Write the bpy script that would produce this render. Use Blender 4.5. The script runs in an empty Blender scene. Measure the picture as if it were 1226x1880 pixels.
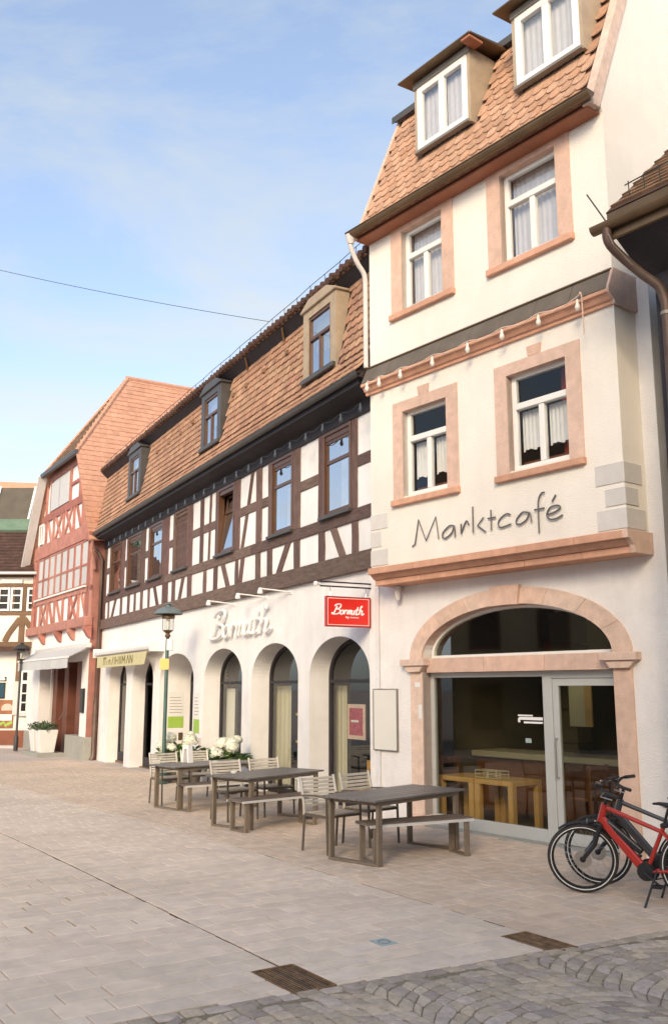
import bpy, bmesh, math, random
from mathutils import Vector, Matrix, Euler
scene = bpy.context.scene
col = scene.collection
RND = random.Random(11)
rad = math.radians

# ------------------------------------------------------------------ camera, sky, sun, exposure
CAMH = 2.0
PITCH = math.atan(324 / 1700)
cam_d = bpy.data.cameras.new('camera')
cam = bpy.data.objects.new('camera', cam_d); col.objects.link(cam)
cam.location = (0, 0, CAMH)
cam.rotation_euler = (math.pi / 2 + PITCH, 0, 0)
cam_d.sensor_fit = 'VERTICAL'; cam_d.sensor_height = 24.0
cam_d.lens = 24.0 * 1700 / 1880
cam_d.clip_start = 0.05; cam_d.clip_end = 3000
scene.camera = cam

SUN_EL, SUN_AZ = rad(24), Vector((-0.22, -1.0)).normalized()   # direction towards the sun (behind the camera, a little right)
to_sun = Vector((SUN_AZ.x * math.cos(SUN_EL), SUN_AZ.y * math.cos(SUN_EL), math.sin(SUN_EL)))
world = bpy.data.worlds.new('World'); scene.world = world; world.use_nodes = True
nt = world.node_tree; nt.nodes.clear()
n_out = nt.nodes.new('ShaderNodeOutputWorld'); n_bg = nt.nodes.new('ShaderNodeBackground')
n_sky = nt.nodes.new('ShaderNodeTexSky'); n_sky.sky_type = 'NISHITA'; n_sky.sun_disc = False
n_sky.sun_elevation = SUN_EL
n_sky.sun_rotation = math.atan2(SUN_AZ.x, SUN_AZ.y)
n_sky.air_density = 0.72; n_sky.dust_density = 1.3; n_sky.ozone_density = 1.0; n_sky.altitude = 150
# thin high cloud veil over the blue, everywhere on the sky
n_tc = nt.nodes.new('ShaderNodeTexCoord'); n_mp = nt.nodes.new('ShaderNodeMapping'); n_mp.inputs['Scale'].default_value = (1.0, 1.6, 3.4)
n_no = nt.nodes.new('ShaderNodeTexNoise'); n_no.inputs['Scale'].default_value = 1.6; n_no.inputs['Detail'].default_value = 8; n_no.inputs['Roughness'].default_value = 0.62
n_no.inputs['Distortion'].default_value = 0.5
n_cr = nt.nodes.new('ShaderNodeValToRGB'); n_cr.color_ramp.elements[0].position = 0.43; n_cr.color_ramp.elements[1].position = 0.62
n_cr.color_ramp.elements[0].color = (0.34, 0.34, 0.34, 1); n_cr.color_ramp.elements[1].color = (1.0, 1.0, 1.0, 1)
n_bw = nt.nodes.new('ShaderNodeRGBToBW')
n_br = nt.nodes.new('ShaderNodeVectorMath'); n_br.operation = 'SCALE'; n_br.inputs['Scale'].default_value = 0.38
n_cc = nt.nodes.new('ShaderNodeMix'); n_cc.data_type = 'RGBA'; n_cc.blend_type = 'ADD'; n_cc.inputs['Factor'].default_value = 1.0
n_cc.inputs[7].default_value = (1.16, 1.40, 1.66, 1)   # light scattered evenly by the veil
n_mx = nt.nodes.new('ShaderNodeMix'); n_mx.data_type = 'RGBA'
L = nt.links.new
L(n_tc.outputs['Generated'], n_mp.inputs['Vector']); L(n_mp.outputs['Vector'], n_no.inputs['Vector']); L(n_no.outputs['Fac'], n_cr.inputs['Fac'])
L(n_sky.outputs['Color'], n_bw.inputs['Color']); L(n_bw.outputs['Val'], n_br.inputs[0]); L(n_br.outputs[0], n_cc.inputs[6])
L(n_cr.outputs['Color'], n_mx.inputs['Factor']); L(n_sky.outputs['Color'], n_mx.inputs[6]); L(n_cc.outputs[2], n_mx.inputs[7])
L(n_mx.outputs[2], n_bg.inputs['Color']); L(n_bg.outputs['Background'], n_out.inputs['Surface'])
n_bg.inputs['Strength'].default_value = 0.15

sun_d = bpy.data.lights.new('sun', 'SUN'); sun = bpy.data.objects.new('sun', sun_d); col.objects.link(sun)
sun_d.energy = 1.35; sun_d.angle = rad(20); sun_d.color = (1.0, 0.79, 0.50)
sun.rotation_euler = (-to_sun).to_track_quat('-Z', 'Y').to_euler()

vs = scene.view_settings
vs.view_transform = 'Standard'; vs.look = 'None'; vs.gamma = 1.0; vs.use_curve_mapping = False
vs.exposure = 1.36
scene.cycles.max_bounces = 8; scene.cycles.diffuse_bounces = 4; scene.cycles.glossy_bounces = 4
scene.cycles.transparent_max_bounces = 24; scene.cycles.transmission_bounces = 6
scene.cycles.caustics_reflective = False; scene.cycles.caustics_refractive = False
scene.cycles.use_denoising = True

# ------------------------------------------------------------------ materials
M = {}
def mat(name, c, rough=0.75, var=0.10, scale=2.5, bump=0.0, bscale=60.0, metal=0.0, rnd=0.0, spec=0.4, big=0.0, stretch=(1, 1, 1), coat=0.0, hue=None, local=False, streak=0.0):
    m = bpy.data.materials.new(name); m.use_nodes = True
    t = m.node_tree; N = t.nodes; b = N['Principled BSDF']; K = t.links.new
    b.inputs['Roughness'].default_value = rough; b.inputs['Metallic'].default_value = metal
    b.inputs['Specular IOR Level'].default_value = spec
    if coat: b.inputs['Coat Weight'].default_value = coat; b.inputs['Coat Roughness'].default_value = 0.12
    if local:
        tc = N.new('ShaderNodeTexCoord'); P = tc.outputs['Object']
    else:
        g = N.new('ShaderNodeNewGeometry'); P = g.outputs['Position']
    mp = N.new('ShaderNodeMapping'); mp.inputs['Scale'].default_value = stretch; K(P, mp.inputs['Vector'])
    no = N.new('ShaderNodeTexNoise'); no.inputs['Scale'].default_value = scale; no.inputs['Detail'].default_value = 6; no.inputs['Roughness'].default_value = 0.6
    K(mp.outputs['Vector'], no.inputs['Vector'])
    fac = no.outputs['Fac']
    mr = N.new('ShaderNodeMapRange'); mr.inputs['From Min'].default_value = 0.3; mr.inputs['From Max'].default_value = 0.7
    mr.inputs['To Min'].default_value = 1 - var; mr.inputs['To Max'].default_value = 1 + var; K(fac, mr.inputs['Value'])
    val = mr.outputs['Result']
    if big:
        n2 = N.new('ShaderNodeTexNoise'); n2.inputs['Scale'].default_value = 0.45; n2.inputs['Detail'].default_value = 4; K(P, n2.inputs['Vector'])
        m2 = N.new('ShaderNodeMapRange'); m2.inputs['From Min'].default_value = 0.3; m2.inputs['From Max'].default_value = 0.7
        m2.inputs['To Min'].default_value = 1 - big; m2.inputs['To Max'].default_value = 1 + big; K(n2.outputs['Fac'], m2.inputs['Value'])
        mu = N.new('ShaderNodeMath'); mu.operation = 'MULTIPLY'; K(val, mu.inputs[0]); K(m2.outputs['Result'], mu.inputs[1]); val = mu.outputs[0]
    if streak:
        m5 = N.new('ShaderNodeMapping'); m5.inputs['Scale'].default_value = (1.7, 1.7, 0.22); K(P, m5.inputs['Vector'])
        n5 = N.new('ShaderNodeTexNoise'); n5.inputs['Scale'].default_value = 1.0; n5.inputs['Detail'].default_value = 7; n5.inputs['Roughness'].default_value = 0.68; K(m5.outputs['Vector'], n5.inputs['Vector'])
        r5 = N.new('ShaderNodeMapRange'); r5.inputs['From Min'].default_value = 0.42; r5.inputs['From Max'].default_value = 0.78; r5.inputs['To Min'].default_value = 1.0; r5.inputs['To Max'].default_value = 1 - streak; K(n5.outputs['Fac'], r5.inputs['Value'])
        mu = N.new('ShaderNodeMath'); mu.operation = 'MULTIPLY'; K(val, mu.inputs[0]); K(r5.outputs['Result'], mu.inputs[1]); val = mu.outputs[0]
    base = N.new('ShaderNodeRGB'); base.outputs[0].default_value = (*c, 1); colr = base.outputs[0]
    if rnd:
        oi = N.new('ShaderNodeObjectInfo'); at = N.new('ShaderNodeAttribute'); at.attribute_name = 'rnd'
        ad = N.new('ShaderNodeMath'); ad.operation = 'ADD'; K(oi.outputs['Random'], ad.inputs[0]); K(at.outputs['Fac'], ad.inputs[1])
        fr = N.new('ShaderNodeMath'); fr.operation = 'FRACT'; K(ad.outputs[0], fr.inputs[0])
        m3 = N.new('ShaderNodeMapRange'); m3.inputs['To Min'].default_value = 1 - rnd; m3.inputs['To Max'].default_value = 1 + rnd; K(fr.outputs[0], m3.inputs['Value'])
        mu = N.new('ShaderNodeMath'); mu.operation = 'MULTIPLY'; K(val, mu.inputs[0]); K(m3.outputs['Result'], mu.inputs[1]); val = mu.outputs[0]
        if hue:
            f7 = N.new('ShaderNodeMath'); f7.operation = 'MULTIPLY'; f7.inputs[1].default_value = 7.31; K(fr.outputs[0], f7.inputs[0])
            ff = N.new('ShaderNodeMath'); ff.operation = 'FRACT'; K(f7.outputs[0], ff.inputs[0])
            hm = N.new('ShaderNodeMix'); hm.data_type = 'RGBA'; hm.inputs[7].default_value = (*hue, 1)
            K(ff.outputs[0], hm.inputs['Factor']); K(colr, hm.inputs[6]); colr = hm.outputs[2]
    elif hue:
        hn = N.new('ShaderNodeTexNoise'); hn.inputs['Scale'].default_value = 0.8; hn.inputs['Detail'].default_value = 5; K(P, hn.inputs['Vector'])
        hr = N.new('ShaderNodeMapRange'); hr.inputs['From Min'].default_value = 0.4; hr.inputs['From Max'].default_value = 0.66; K(hn.outputs['Fac'], hr.inputs['Value'])
        hm = N.new('ShaderNodeMix'); hm.data_type = 'RGBA'; hm.inputs[7].default_value = (*hue, 1)
        K(hr.outputs['Result'], hm.inputs['Factor']); K(colr, hm.inputs[6]); colr = hm.outputs[2]
    vm = N.new('ShaderNodeVectorMath'); vm.operation = 'SCALE'; K(colr, vm.inputs[0]); K(val, vm.inputs['Scale'])
    K(vm.outputs[0], b.inputs['Base Color'])
    if bump:
        bn = N.new('ShaderNodeTexNoise'); bn.inputs['Scale'].default_value = bscale; bn.inputs['Detail'].default_value = 4; K(mp.outputs['Vector'], bn.inputs['Vector'])
        bp = N.new('ShaderNodeBump'); bp.inputs['Strength'].default_value = bump; bp.inputs['Distance'].default_value = 0.02
        K(bn.outputs['Fac'], bp.inputs['Height']); K(bp.outputs['Normal'], b.inputs['Normal'])
    M[name] = m
    return m
def glass(name, tint=(0.86, 0.9, 0.88), ior=1.7, rough=0.01, wav=0.0):
    m = bpy.data.materials.new(name); m.use_nodes = True; t = m.node_tree; N = t.nodes; N.clear(); K = t.links.new
    o = N.new('ShaderNodeOutputMaterial'); tr = N.new('ShaderNodeBsdfTransparent'); tr.inputs['Color'].default_value = (*tint, 1)
    gl = N.new('ShaderNodeBsdfGlossy'); gl.inputs['Roughness'].default_value = rough; gl.inputs['Color'].default_value = (1, 1, 1, 1)
    fr = N.new('ShaderNodeFresnel'); fr.inputs['IOR'].default_value = ior
    mx = N.new('ShaderNodeMixShader'); bf = N.new('ShaderNodeNewGeometry'); iv = N.new('ShaderNodeMath'); iv.operation = 'SUBTRACT'; iv.inputs[0].default_value = 1.0; K(bf.outputs['Backfacing'], iv.inputs[1]); mu_ = N.new('ShaderNodeMath'); mu_.operation = 'MULTIPLY'; K(fr.outputs[0], mu_.inputs[0]); K(iv.outputs[0], mu_.inputs[1]); K(mu_.outputs[0], mx.inputs[0]); K(tr.outputs[0], mx.inputs[1]); K(gl.outputs[0], mx.inputs[2]); K(mx.outputs[0], o.inputs['Surface'])
    if wav:
        g = N.new('ShaderNodeNewGeometry'); no = N.new('ShaderNodeTexNoise'); no.inputs['Scale'].default_value = 2.2; K(g.outputs['Position'], no.inputs['Vector'])
        bp = N.new('ShaderNodeBump'); bp.inputs['Strength'].default_value = wav; bp.inputs['Distance'].default_value = 0.02; K(no.outputs['Fac'], bp.inputs['Height']); K(bp.outputs[0], gl.inputs['Normal'])
    M[name] = m
mat('plaster', (0.83, 0.80, 0.785), 0.9, 0.045, 3.0, 0.6, 60, big=0.06, streak=0.10)
mat('plaster_warm', (0.83, 0.775, 0.70), 0.9, 0.03, 1.6, 0.5, 70, big=0.05, streak=0.06)  # cream; on upper bay and gable, sun warmth is put into the colour
mat('plaster_b', (0.83, 0.81, 0.80), 0.9, 0.045, 3.0, 0.6, 60, big=0.07, streak=0.11)
mat('infill', (0.84, 0.83, 0.825), 0.9, 0.05, 2.5, 0.5, 60, rnd=0.04, streak=0.10)
mat('sandstone', (0.66, 0.445, 0.345), 0.88, 0.12, 7, 0.5, 70, rnd=0.06, big=0.06, hue=(0.68, 0.49, 0.40), streak=0.12)
mat('sandstone_pale', (0.70, 0.53, 0.435), 0.88, 0.13, 7, 0.5, 70, rnd=0.08, big=0.07, hue=(0.70, 0.49, 0.385), streak=0.14)
mat('sandstone_red', (0.62, 0.345, 0.235), 0.85, 0.12, 6, 0.4, 70, rnd=0.06, big=0.06, streak=0.12)
mat('quoin', (0.60, 0.57, 0.545), 0.9, 0.05, 6, 0.25, 60, rnd=0.04)
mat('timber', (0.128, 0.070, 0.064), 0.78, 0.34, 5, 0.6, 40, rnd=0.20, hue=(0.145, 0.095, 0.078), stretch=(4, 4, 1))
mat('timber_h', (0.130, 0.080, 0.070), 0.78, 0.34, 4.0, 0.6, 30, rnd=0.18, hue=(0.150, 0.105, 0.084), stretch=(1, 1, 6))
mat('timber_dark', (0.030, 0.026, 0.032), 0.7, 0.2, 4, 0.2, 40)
mat('timber_red', (0.37, 0.135, 0.105), 0.78, 0.2, 3.5, 0.4, 40, rnd=0.16, hue=(0.42, 0.205, 0.16))
mat('timber_brown', (0.17, 0.10, 0.055), 0.75, 0.18, 3, 0.2, 40, rnd=0.1)
mat('frame_brown', (0.10, 0.045, 0.022), 0.45, 0.15, 6, coat=0.2)
mat('frame_white', (0.78, 0.77, 0.74), 0.4, 0.03, 3, coat=0.1)
mat('frame_grey', (0.52, 0.53, 0.52), 0.42, 0.04, 3, metal=0.2)
mat('tile', (0.47, 0.265, 0.165), 0.88, 0.16, 9, 0.4, 60, rnd=0.13, big=0.10, hue=(0.51, 0.315, 0.21), streak=0.15)
mat('tile_b', (0.41, 0.22, 0.145), 0.88, 0.18, 9, 0.4, 60, rnd=0.15, big=0.14, hue=(0.46, 0.285, 0.18), streak=0.25)
mat('tile_c', (0.52, 0.275, 0.18), 0.88, 0.12, 7, 0.3, 60, rnd=0.07, big=0.06, hue=(0.54, 0.295, 0.20), streak=0.1)
mat('tile_dark', (0.085, 0.045, 0.034), 0.85, 0.2, 6, 0.3, 50, rnd=0.2)
mat('tile_brown', (0.22, 0.13, 0.075), 0.85, 0.2, 6, 0.3, 50, rnd=0.2)
mat('zinc', (0.225, 0.205, 0.18), 0.55, 0.15, 2, 0.05, 20, metal=0.15)
mat('zinc_dark', (0.10, 0.095, 0.09), 0.5, 0.12, 2, metal=0.45)
mat('copper_brown', (0.16, 0.105, 0.06), 0.45, 0.2, 2.5, metal=0.55)
mat('copper_red', (0.34, 0.13, 0.07), 0.6, 0.12, 3)
mat('dormer_clad_lit_zinc', (0.38, 0.30, 0.215), 0.7, 0.12, 4, 0.2, 30)  # tan cladding; also sunlit zinc with the light put into the colour
mat('int_ceiling', (0.74, 0.68, 0.46), 0.9, 0.05, 2)
mat('sheet_brown', (0.135, 0.112, 0.088), 0.6, 0.18, 3, 0.1, 20)
mat('patina', (0.125, 0.20, 0.14), 0.7, 0.3, 1.5, rnd=0.1)
mat('metal_white', (0.72, 0.71, 0.69), 0.35, 0.04, 5, metal=0.25)
mat('steel', (0.55, 0.54, 0.52), 0.28, 0.06, 8, metal=1.0)
mat('black', (0.018, 0.018, 0.02), 0.5, 0.15, 5)
mat('black_gloss', (0.014, 0.014, 0.017), 0.25, 0.1, 5, coat=0.3)
mat('rubber', (0.035, 0.032, 0.030), 0.8, 0.15, 10)
mat('reflect_strip', (0.85, 0.84, 0.80), 0.35, 0.03, 10)
mat('bike_red', (0.40, 0.022, 0.014), 0.28, 0.06, 5, coat=0.6)
mat('bike_orange', (0.86, 0.30, 0.12), 0.35, 0.06, 5, coat=0.4)
mat('bike_grey', (0.05, 0.05, 0.055), 0.3, 0.06, 5, coat=0.6)
mat('table_top', (0.17, 0.155, 0.145), 0.42, 0.18, 3, 0.1, 50, rnd=0.1, stretch=(1, 6, 1))
mat('table_frame', (0.23, 0.185, 0.14), 0.5, 0.15, 5, metal=0.25)
mat('chair_metal', (0.62, 0.57, 0.49), 0.34, 0.08, 6, metal=0.35)
mat('chair_dark', (0.135, 0.11, 0.085), 0.5, 0.15, 5, metal=0.2)
mat('slat', (0.42, 0.36, 0.29), 0.45, 0.14, 8, metal=0.1, rnd=0.14)
mat('slat_pale', (0.60, 0.55, 0.47), 0.42, 0.12, 8, metal=0.1, rnd=0.12)
mat('bench_top', (0.15, 0.115, 0.09), 0.6, 0.2, 4, 0.15, 40, rnd=0.12)
mat('sign_red', (0.66, 0.020, 0.012), 0.32, 0.05, 4, coat=0.3)
mat('sign_edge', (0.28, 0.012, 0.012), 0.4, 0.05, 4)
mat('white_paint', (0.82, 0.81, 0.80), 0.5, 0.02, 4)
mat('pink_paint', (0.85, 0.55, 0.50), 0.5, 0.02, 4)
mat('letter_iron', (0.14, 0.13, 0.125), 0.45, 0.15, 20, metal=0.4)
mat('awning_white', (0.72, 0.71, 0.70), 0.7, 0.04, 4)
mat('awning_grey', (0.50, 0.50, 0.50), 0.85, 0.05, 5, rnd=0.05)
mat('valance_yellow', (0.55, 0.50, 0.29), 0.85, 0.05, 5)
mat('valance_ink', (0.20, 0.17, 0.075), 0.8, 0.05, 5)
mat('lamp_green', (0.055, 0.11, 0.10), 0.45, 0.15, 5, metal=0.2)
mat('lamp_grey', (0.19, 0.235, 0.245), 0.45, 0.12, 4, metal=0.3)
mat('lamp_dark', (0.06, 0.06, 0.06), 0.5, 0.12, 4, metal=0.3)
mat('yellow_plate', (0.72, 0.52, 0.17), 0.6, 0.05, 4)
mat('lime', (0.33, 0.50, 0.08), 0.6, 0.08, 4)
mat('paper', (0.74, 0.73, 0.70), 0.7, 0.04, 5)
mat('board', (0.72, 0.70, 0.64), 0.45, 0.02, 3)
mat('leaf', (0.05, 0.125, 0.025), 0.55, 0.3, 20, rnd=0.35, hue=(0.10, 0.17, 0.03))
mat('leaf_dark', (0.03, 0.06, 0.022), 0.6, 0.3, 20, rnd=0.35, hue=(0.07, 0.10, 0.04))
mat('petal', (0.83, 0.82, 0.74), 0.6, 0.05, 20, rnd=0.06, hue=(0.78, 0.80, 0.62))
mat('pot', (0.74, 0.73, 0.70), 0.6, 0.05, 3, 0.05)
mat('pot_dark', (0.10, 0.09, 0.08), 0.6, 0.1, 3)
mat('soil', (0.05, 0.035, 0.025), 0.95, 0.3, 20, 0.5, 40)
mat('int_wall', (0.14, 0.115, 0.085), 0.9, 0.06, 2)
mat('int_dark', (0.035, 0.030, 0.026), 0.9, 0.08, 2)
mat('int_floor', (0.16, 0.10, 0.055), 0.5, 0.15, 4)
mat('int_wood', (0.22, 0.085, 0.035), 0.5, 0.18, 4, stretch=(1, 1, 4))
mat('pale_wood', (0.74, 0.43, 0.15), 0.45, 0.1, 5, stretch=(1, 1, 0.3))
mat('counter_top', (0.62, 0.56, 0.40), 0.4, 0.05, 4)
mat('curtain', (0.86, 0.845, 0.82), 0.9, 0.05, 8)
mat('curtain_gold', (0.62, 0.42, 0.19), 0.9, 0.1, 5)
mat('drape_red', (0.34, 0.05, 0.03), 0.9, 0.12, 5)
mat('blind_cream', (0.60, 0.56, 0.42), 0.8, 0.03, 3)
mat('paver', (0.68, 0.565, 0.465), 0.9, 0.10, 6, 0.4, 120, rnd=0.055, big=0.10, hue=(0.655, 0.55, 0.465), spec=0.2)
mat('paver_small', (0.63, 0.49, 0.38), 0.9, 0.11, 6, 0.4, 120, rnd=0.06, big=0.10, hue=(0.605, 0.495, 0.40), spec=0.2)
mat('joint', (0.34, 0.275, 0.22), 0.95, 0.2, 20, 0.3, 80)
mat('cobble', (0.395, 0.335, 0.305), 0.92, 0.18, 14, 0.6, 60, rnd=0.20, big=0.12, hue=(0.45, 0.375, 0.29), spec=0.15)
mat('cobble_joint', (0.22, 0.185, 0.135), 0.95, 0.25, 20, 0.5, 60)
mat('rust', (0.20, 0.115, 0.058), 0.8, 0.45, 12, 0.6, 60, hue=(0.25, 0.165, 0.09))
mat('rust_dark', (0.045, 0.030, 0.02), 0.9, 0.3, 12, 0.5, 40)
mat('teal_plate', (0.34, 0.42, 0.42), 0.6, 0.12, 12, 0.3, 60)
mat('plinth', (0.33, 0.325, 0.29), 0.9, 0.1, 3, 0.3, 50)
mat('plinth_red', (0.26, 0.10, 0.06), 0.9, 0.12, 3, 0.2, 50)
mat('ochre', (0.20, 0.155, 0.06), 0.85, 0.15, 3, 0.2, 50)
mat('pipe_copper', (0.10, 0.062, 0.05), 0.55, 0.25, 3, metal=0.35, hue=(0.15, 0.11, 0.09))
mat('slate_brown', (0.10, 0.082, 0.062), 0.7, 0.15, 2)
mat('plastic_white', (0.75, 0.74, 0.72), 0.4, 0.02, 4)
mat('wire', (0.03, 0.03, 0.035), 0.6, 0.05, 3)
mat('bulb', (0.72, 0.68, 0.60), 0.2, 0.04, 6, coat=0.5)
mat('bulb_grey', (0.05, 0.06, 0.08), 0.5, 0.04, 6)
mat('poster_red', (0.42, 0.06, 0.10), 0.5, 0.5, 14)
mat('poster_food', (0.32, 0.13, 0.06), 0.6, 0.35, 6)
mat('opp_wall', (0.62, 0.56, 0.48), 0.9, 0.05, 2, big=0.05)
mat('opp_stone', (0.27, 0.235, 0.145), 0.9, 0.1, 2, big=0.05)
mat('shop_brown', (0.15, 0.055, 0.035), 0.6, 0.2, 2)
mat('blue_panel', (0.02, 0.07, 0.10), 0.3, 0.1, 3)
glass('pane', (0.9, 0.905, 0.905), ior=1.5, wav=0.05)
glass('pane_up', (0.9, 0.9, 0.91), ior=2.6, wav=0.05)
glass('pane_sky', (0.8, 0.82, 0.8), ior=9.0, wav=0.06)
glass('pane_shop', (0.82, 0.83, 0.78), 1.55)
glass('pane_fan', (0.75, 0.76, 0.62), 2.3)
glass('pane_far', ior=2.0)
glass('lamp_glass', (0.9, 0.92, 0.9), 1.5)

# ------------------------------------------------------------------ mesh helpers
class MB:
    def __init__(s): s.v = []; s.f = []; s.r = []; s.cur = 0.0
    def add(s, vs_, fs_):
        n = len(s.v); s.v += [tuple(p) for p in vs_]
        for f in fs_: s.f.append(tuple(i + n for i in f)); s.r.append(s.cur)
        return s
    def box(s, x0, x1, y0, y1, z0, z1):
        if x0 > x1: x0, x1 = x1, x0
        if y0 > y1: y0, y1 = y1, y0
        if z0 > z1: z0, z1 = z1, z0
        v = [(x, y, z) for z in (z0, z1) for y in (y0, y1) for x in (x0, x1)]
        return s.add(v, [(0, 2, 3, 1), (4, 5, 7, 6), (0, 1, 5, 4), (2, 6, 7, 3), (0, 4, 6, 2), (1, 3, 7, 5)])
    def quad(s, a, b, c, d): return s.add([a, b, c, d], [(0, 1, 2, 3)])
    def bar(s, p, q, w, h, up=(0, 0, 1)):
        p = Vector(p); q = Vector(q); d = (q - p).normalized(); up = Vector(up)
        a = d.cross(up)
        if a.length < 1e-4: a = d.cross(Vector((0, 1, 0)))
        a.normalize(); b = a.cross(d).normalized(); a = a * w / 2; b = b * h / 2
        v = [p - a - b, p + a - b, p + a + b, p - a + b, q - a - b, q + a - b, q + a + b, q - a + b]
        return s.add(v, [(0, 1, 2, 3), (7, 6, 5, 4), (0, 4, 5, 1), (1, 5, 6, 2), (2, 6, 7, 3), (3, 7, 4, 0)])
    def tube(s, pts, r, n=8, closed=False, rs=None):
        pts = [Vector(p) for p in pts]; m = len(pts); base = len(s.v); prev = None
        for i, p in enumerate(pts):
            if closed: d = pts[(i + 1) % m] - pts[i - 1]
            else: d = pts[min(i + 1, m - 1)] - pts[max(i - 1, 0)]
            d.normalize()
            if prev is None:
                a = d.cross(Vector((0, 0, 1)))
                if a.length < 1e-3: a = d.cross(Vector((0, 1, 0)))
            else:
                a = prev - d * prev.dot(d)
                if a.length < 1e-4: a = d.cross(Vector((0, 1, 0)))
            a.normalize(); prev = a; b = d.cross(a); rr = rs[i] if rs else r
            for k in range(n):
                t = 2 * math.pi * k / n; s.v.append(tuple(p + a * (rr * math.cos(t)) + b * (rr * math.sin(t))))
        for i in range(m if closed else m - 1):
            for k in range(n):
                i2 = (i + 1) % m; s.f.append((base + i * n + k, base + i * n + (k + 1) % n, base + i2 * n + (k + 1) % n, base + i2 * n + k)); s.r.append(s.cur)
        if not closed:
            s.f.append(tuple(base + k for k in reversed(range(n)))); s.f.append(tuple(base + (m - 1) * n + k for k in range(n))); s.r += [s.cur, s.cur]
        return s
    def lathe(s, prof, c=(0, 0, 0), n=20, cap=True):
        base = len(s.v); c = Vector(c)
        for r, z in prof:
            for k in range(n):
                t = 2 * math.pi * k / n; s.v.append((c.x + r * math.cos(t), c.y + r * math.sin(t), c.z + z))
        for i in range(len(prof) - 1):
            for k in range(n):
                s.f.append((base + i * n + k, base + i * n + (k + 1) % n, base + (i + 1) * n + (k + 1) % n, base + (i + 1) * n + k)); s.r.append(s.cur)
        if cap:
            s.f.append(tuple(base + k for k in reversed(range(n)))); s.f.append(tuple(base + (len(prof) - 1) * n + k for k in range(n))); s.r += [s.cur, s.cur]
        return s
    def prism(s, poly, fn, d0, d1):
        """poly: 2-D outline (a, b); fn(a, b, d) -> point; extruded from d0 to d1"""
        n = len(poly); v = [fn(a, b, d0) for a, b in poly] + [fn(a, b, d1) for a, b in poly]
        fs_ = [tuple(range(n)), tuple(reversed(range(n, 2 * n)))] + [(i, i + n, (i + 1) % n + n, (i + 1) % n) for i in range(n)]
        return s.add(v, fs_)
    def mesh(s, name, m, smooth=False, bevel=0.0, seg=1, xf=None):
        me = bpy.data.meshes.new(name)
        vv = [tuple(xf @ Vector(p)) for p in s.v] if xf is not None else s.v
        me.from_pydata(vv, [], s.f)
        if any(s.r):
            at = me.attributes.new('rnd', 'FLOAT', 'FACE'); at.data.foreach_set('value', s.r)
        bm = bmesh.new(); bm.from_mesh(me)
        bmesh.ops.recalc_face_normals(bm, faces=bm.faces)
        if bevel:
            ed = [e for e in bm.edges if len(e.link_faces) == 2 and e.calc_face_angle(0) > 0.6]
            bmesh.ops.bevel(bm, geom=ed, offset=bevel, segments=seg, affect='EDGES', profile=0.5, clamp_overlap=True)
        bm.to_mesh(me); bm.free()
        if smooth:
            me.shade_smooth(); me.set_sharp_from_angle(angle=rad(40))
        me.materials.append(M[m] if isinstance(m, str) else m)
        return me
    def build(s, name, m, parent=None, smooth=False, bevel=0.0, seg=1, kind=None, xf=None):
        o = bpy.data.objects.new(name, s.mesh(name, m, smooth, bevel, seg, xf)); col.objects.link(o)
        if parent is not None: o.parent = parent
        if kind: o['kind'] = kind
        return o
def inst(name, me, parent, loc=(0, 0, 0), rot=None, scale=None, mtx=None):
    o = bpy.data.objects.new(name, me); col.objects.link(o); o.parent = parent
    if mtx is not None: o.matrix_basis = mtx
    else:
        o.location = loc
        if rot: o.rotation_euler = rot
        if scale: o.scale = scale
    return o
def thing(name, label, cat, loc=(0, 0, 0), rz=0.0, group=None):
    o = bpy.data.objects.new(name, None); col.objects.link(o); o.empty_display_size = 0.2
    o.location = loc; o.rotation_euler = (0, 0, rz); o['label'] = label; o['category'] = cat
    if group: o['group'] = group
    return o
def tag(o, label, cat, group=None):
    o['label'] = label; o['category'] = cat
    if group: o['group'] = group
    return o
def copy_tree(o, parent=None):
    c = o.copy(); col.objects.link(c); c.parent = parent
    for ch in o.children: copy_tree(ch, c)
    return c
def box(name, m, parent, x0, x1, y0, y1, z0, z1, bevel=0.0, seg=1, kind=None):
    return MB().box(x0, x1, y0, y1, z0, z1).build(name, m, parent, bevel=bevel, seg=seg, kind=kind)

class Frame:                                     # a house front: s to the right along it, d inwards from it, z up
    def __init__(f, o, ang):
        f.o = Vector((o[0], o[1], 0)); a = rad(ang); f.S = Vector((math.sin(a), -math.cos(a), 0)); f.N = Vector((-math.cos(a), -math.sin(a), 0)); f.rz = a - math.pi / 2
    def w(f, s, off=0.0, z=0.0): return f.o + f.S * s + f.N * off + Vector((0, 0, z))
    def loc(f, p): q = Vector(p) - f.o; return q.dot(f.S), q.dot(f.N)
FA = Frame((1.4837, 14.2223), 38.2)              # cafe
FB = Frame((0.6693, 15.2573), 27.5)              # long half-timbered house
FC = Frame(FB.w(-18.45, 0.4), 31.5)              # red gabled house
FP = Frame((1.4837, 14.2223), 33.6)              # paving courses
def gz(x, y):                                    # the street falls gently away past the cafe
    t = -FB.loc((x, y, 0))[0]
    t = min(t, 18.0) if t < 16 else 16 + 2 * (1 - math.exp(-(t - 16) / 2))
    return 0.0 if t <= -2 else (-0.0172 * (t + 2) ** 2 / 8 if t < 2 else -0.0172 * t)
def on_ground(p): return Vector((p.x, p.y, gz(p.x, p.y)))
def px(p):                                       # where a point falls in the photograph (used only to sort near from far pieces)
    q = Vector(p) - Vector((0, 0, CAMH)); dz = q.y * math.cos(PITCH) + q.z * math.sin(PITCH); dy = -q.y * math.sin(PITCH) + q.z * math.cos(PITCH)
    return (613 + 1700 * q.x / dz, 940 - 1700 * dy / dz, dz) if dz > 0.1 else (-9999, -9999, dz)
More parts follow.
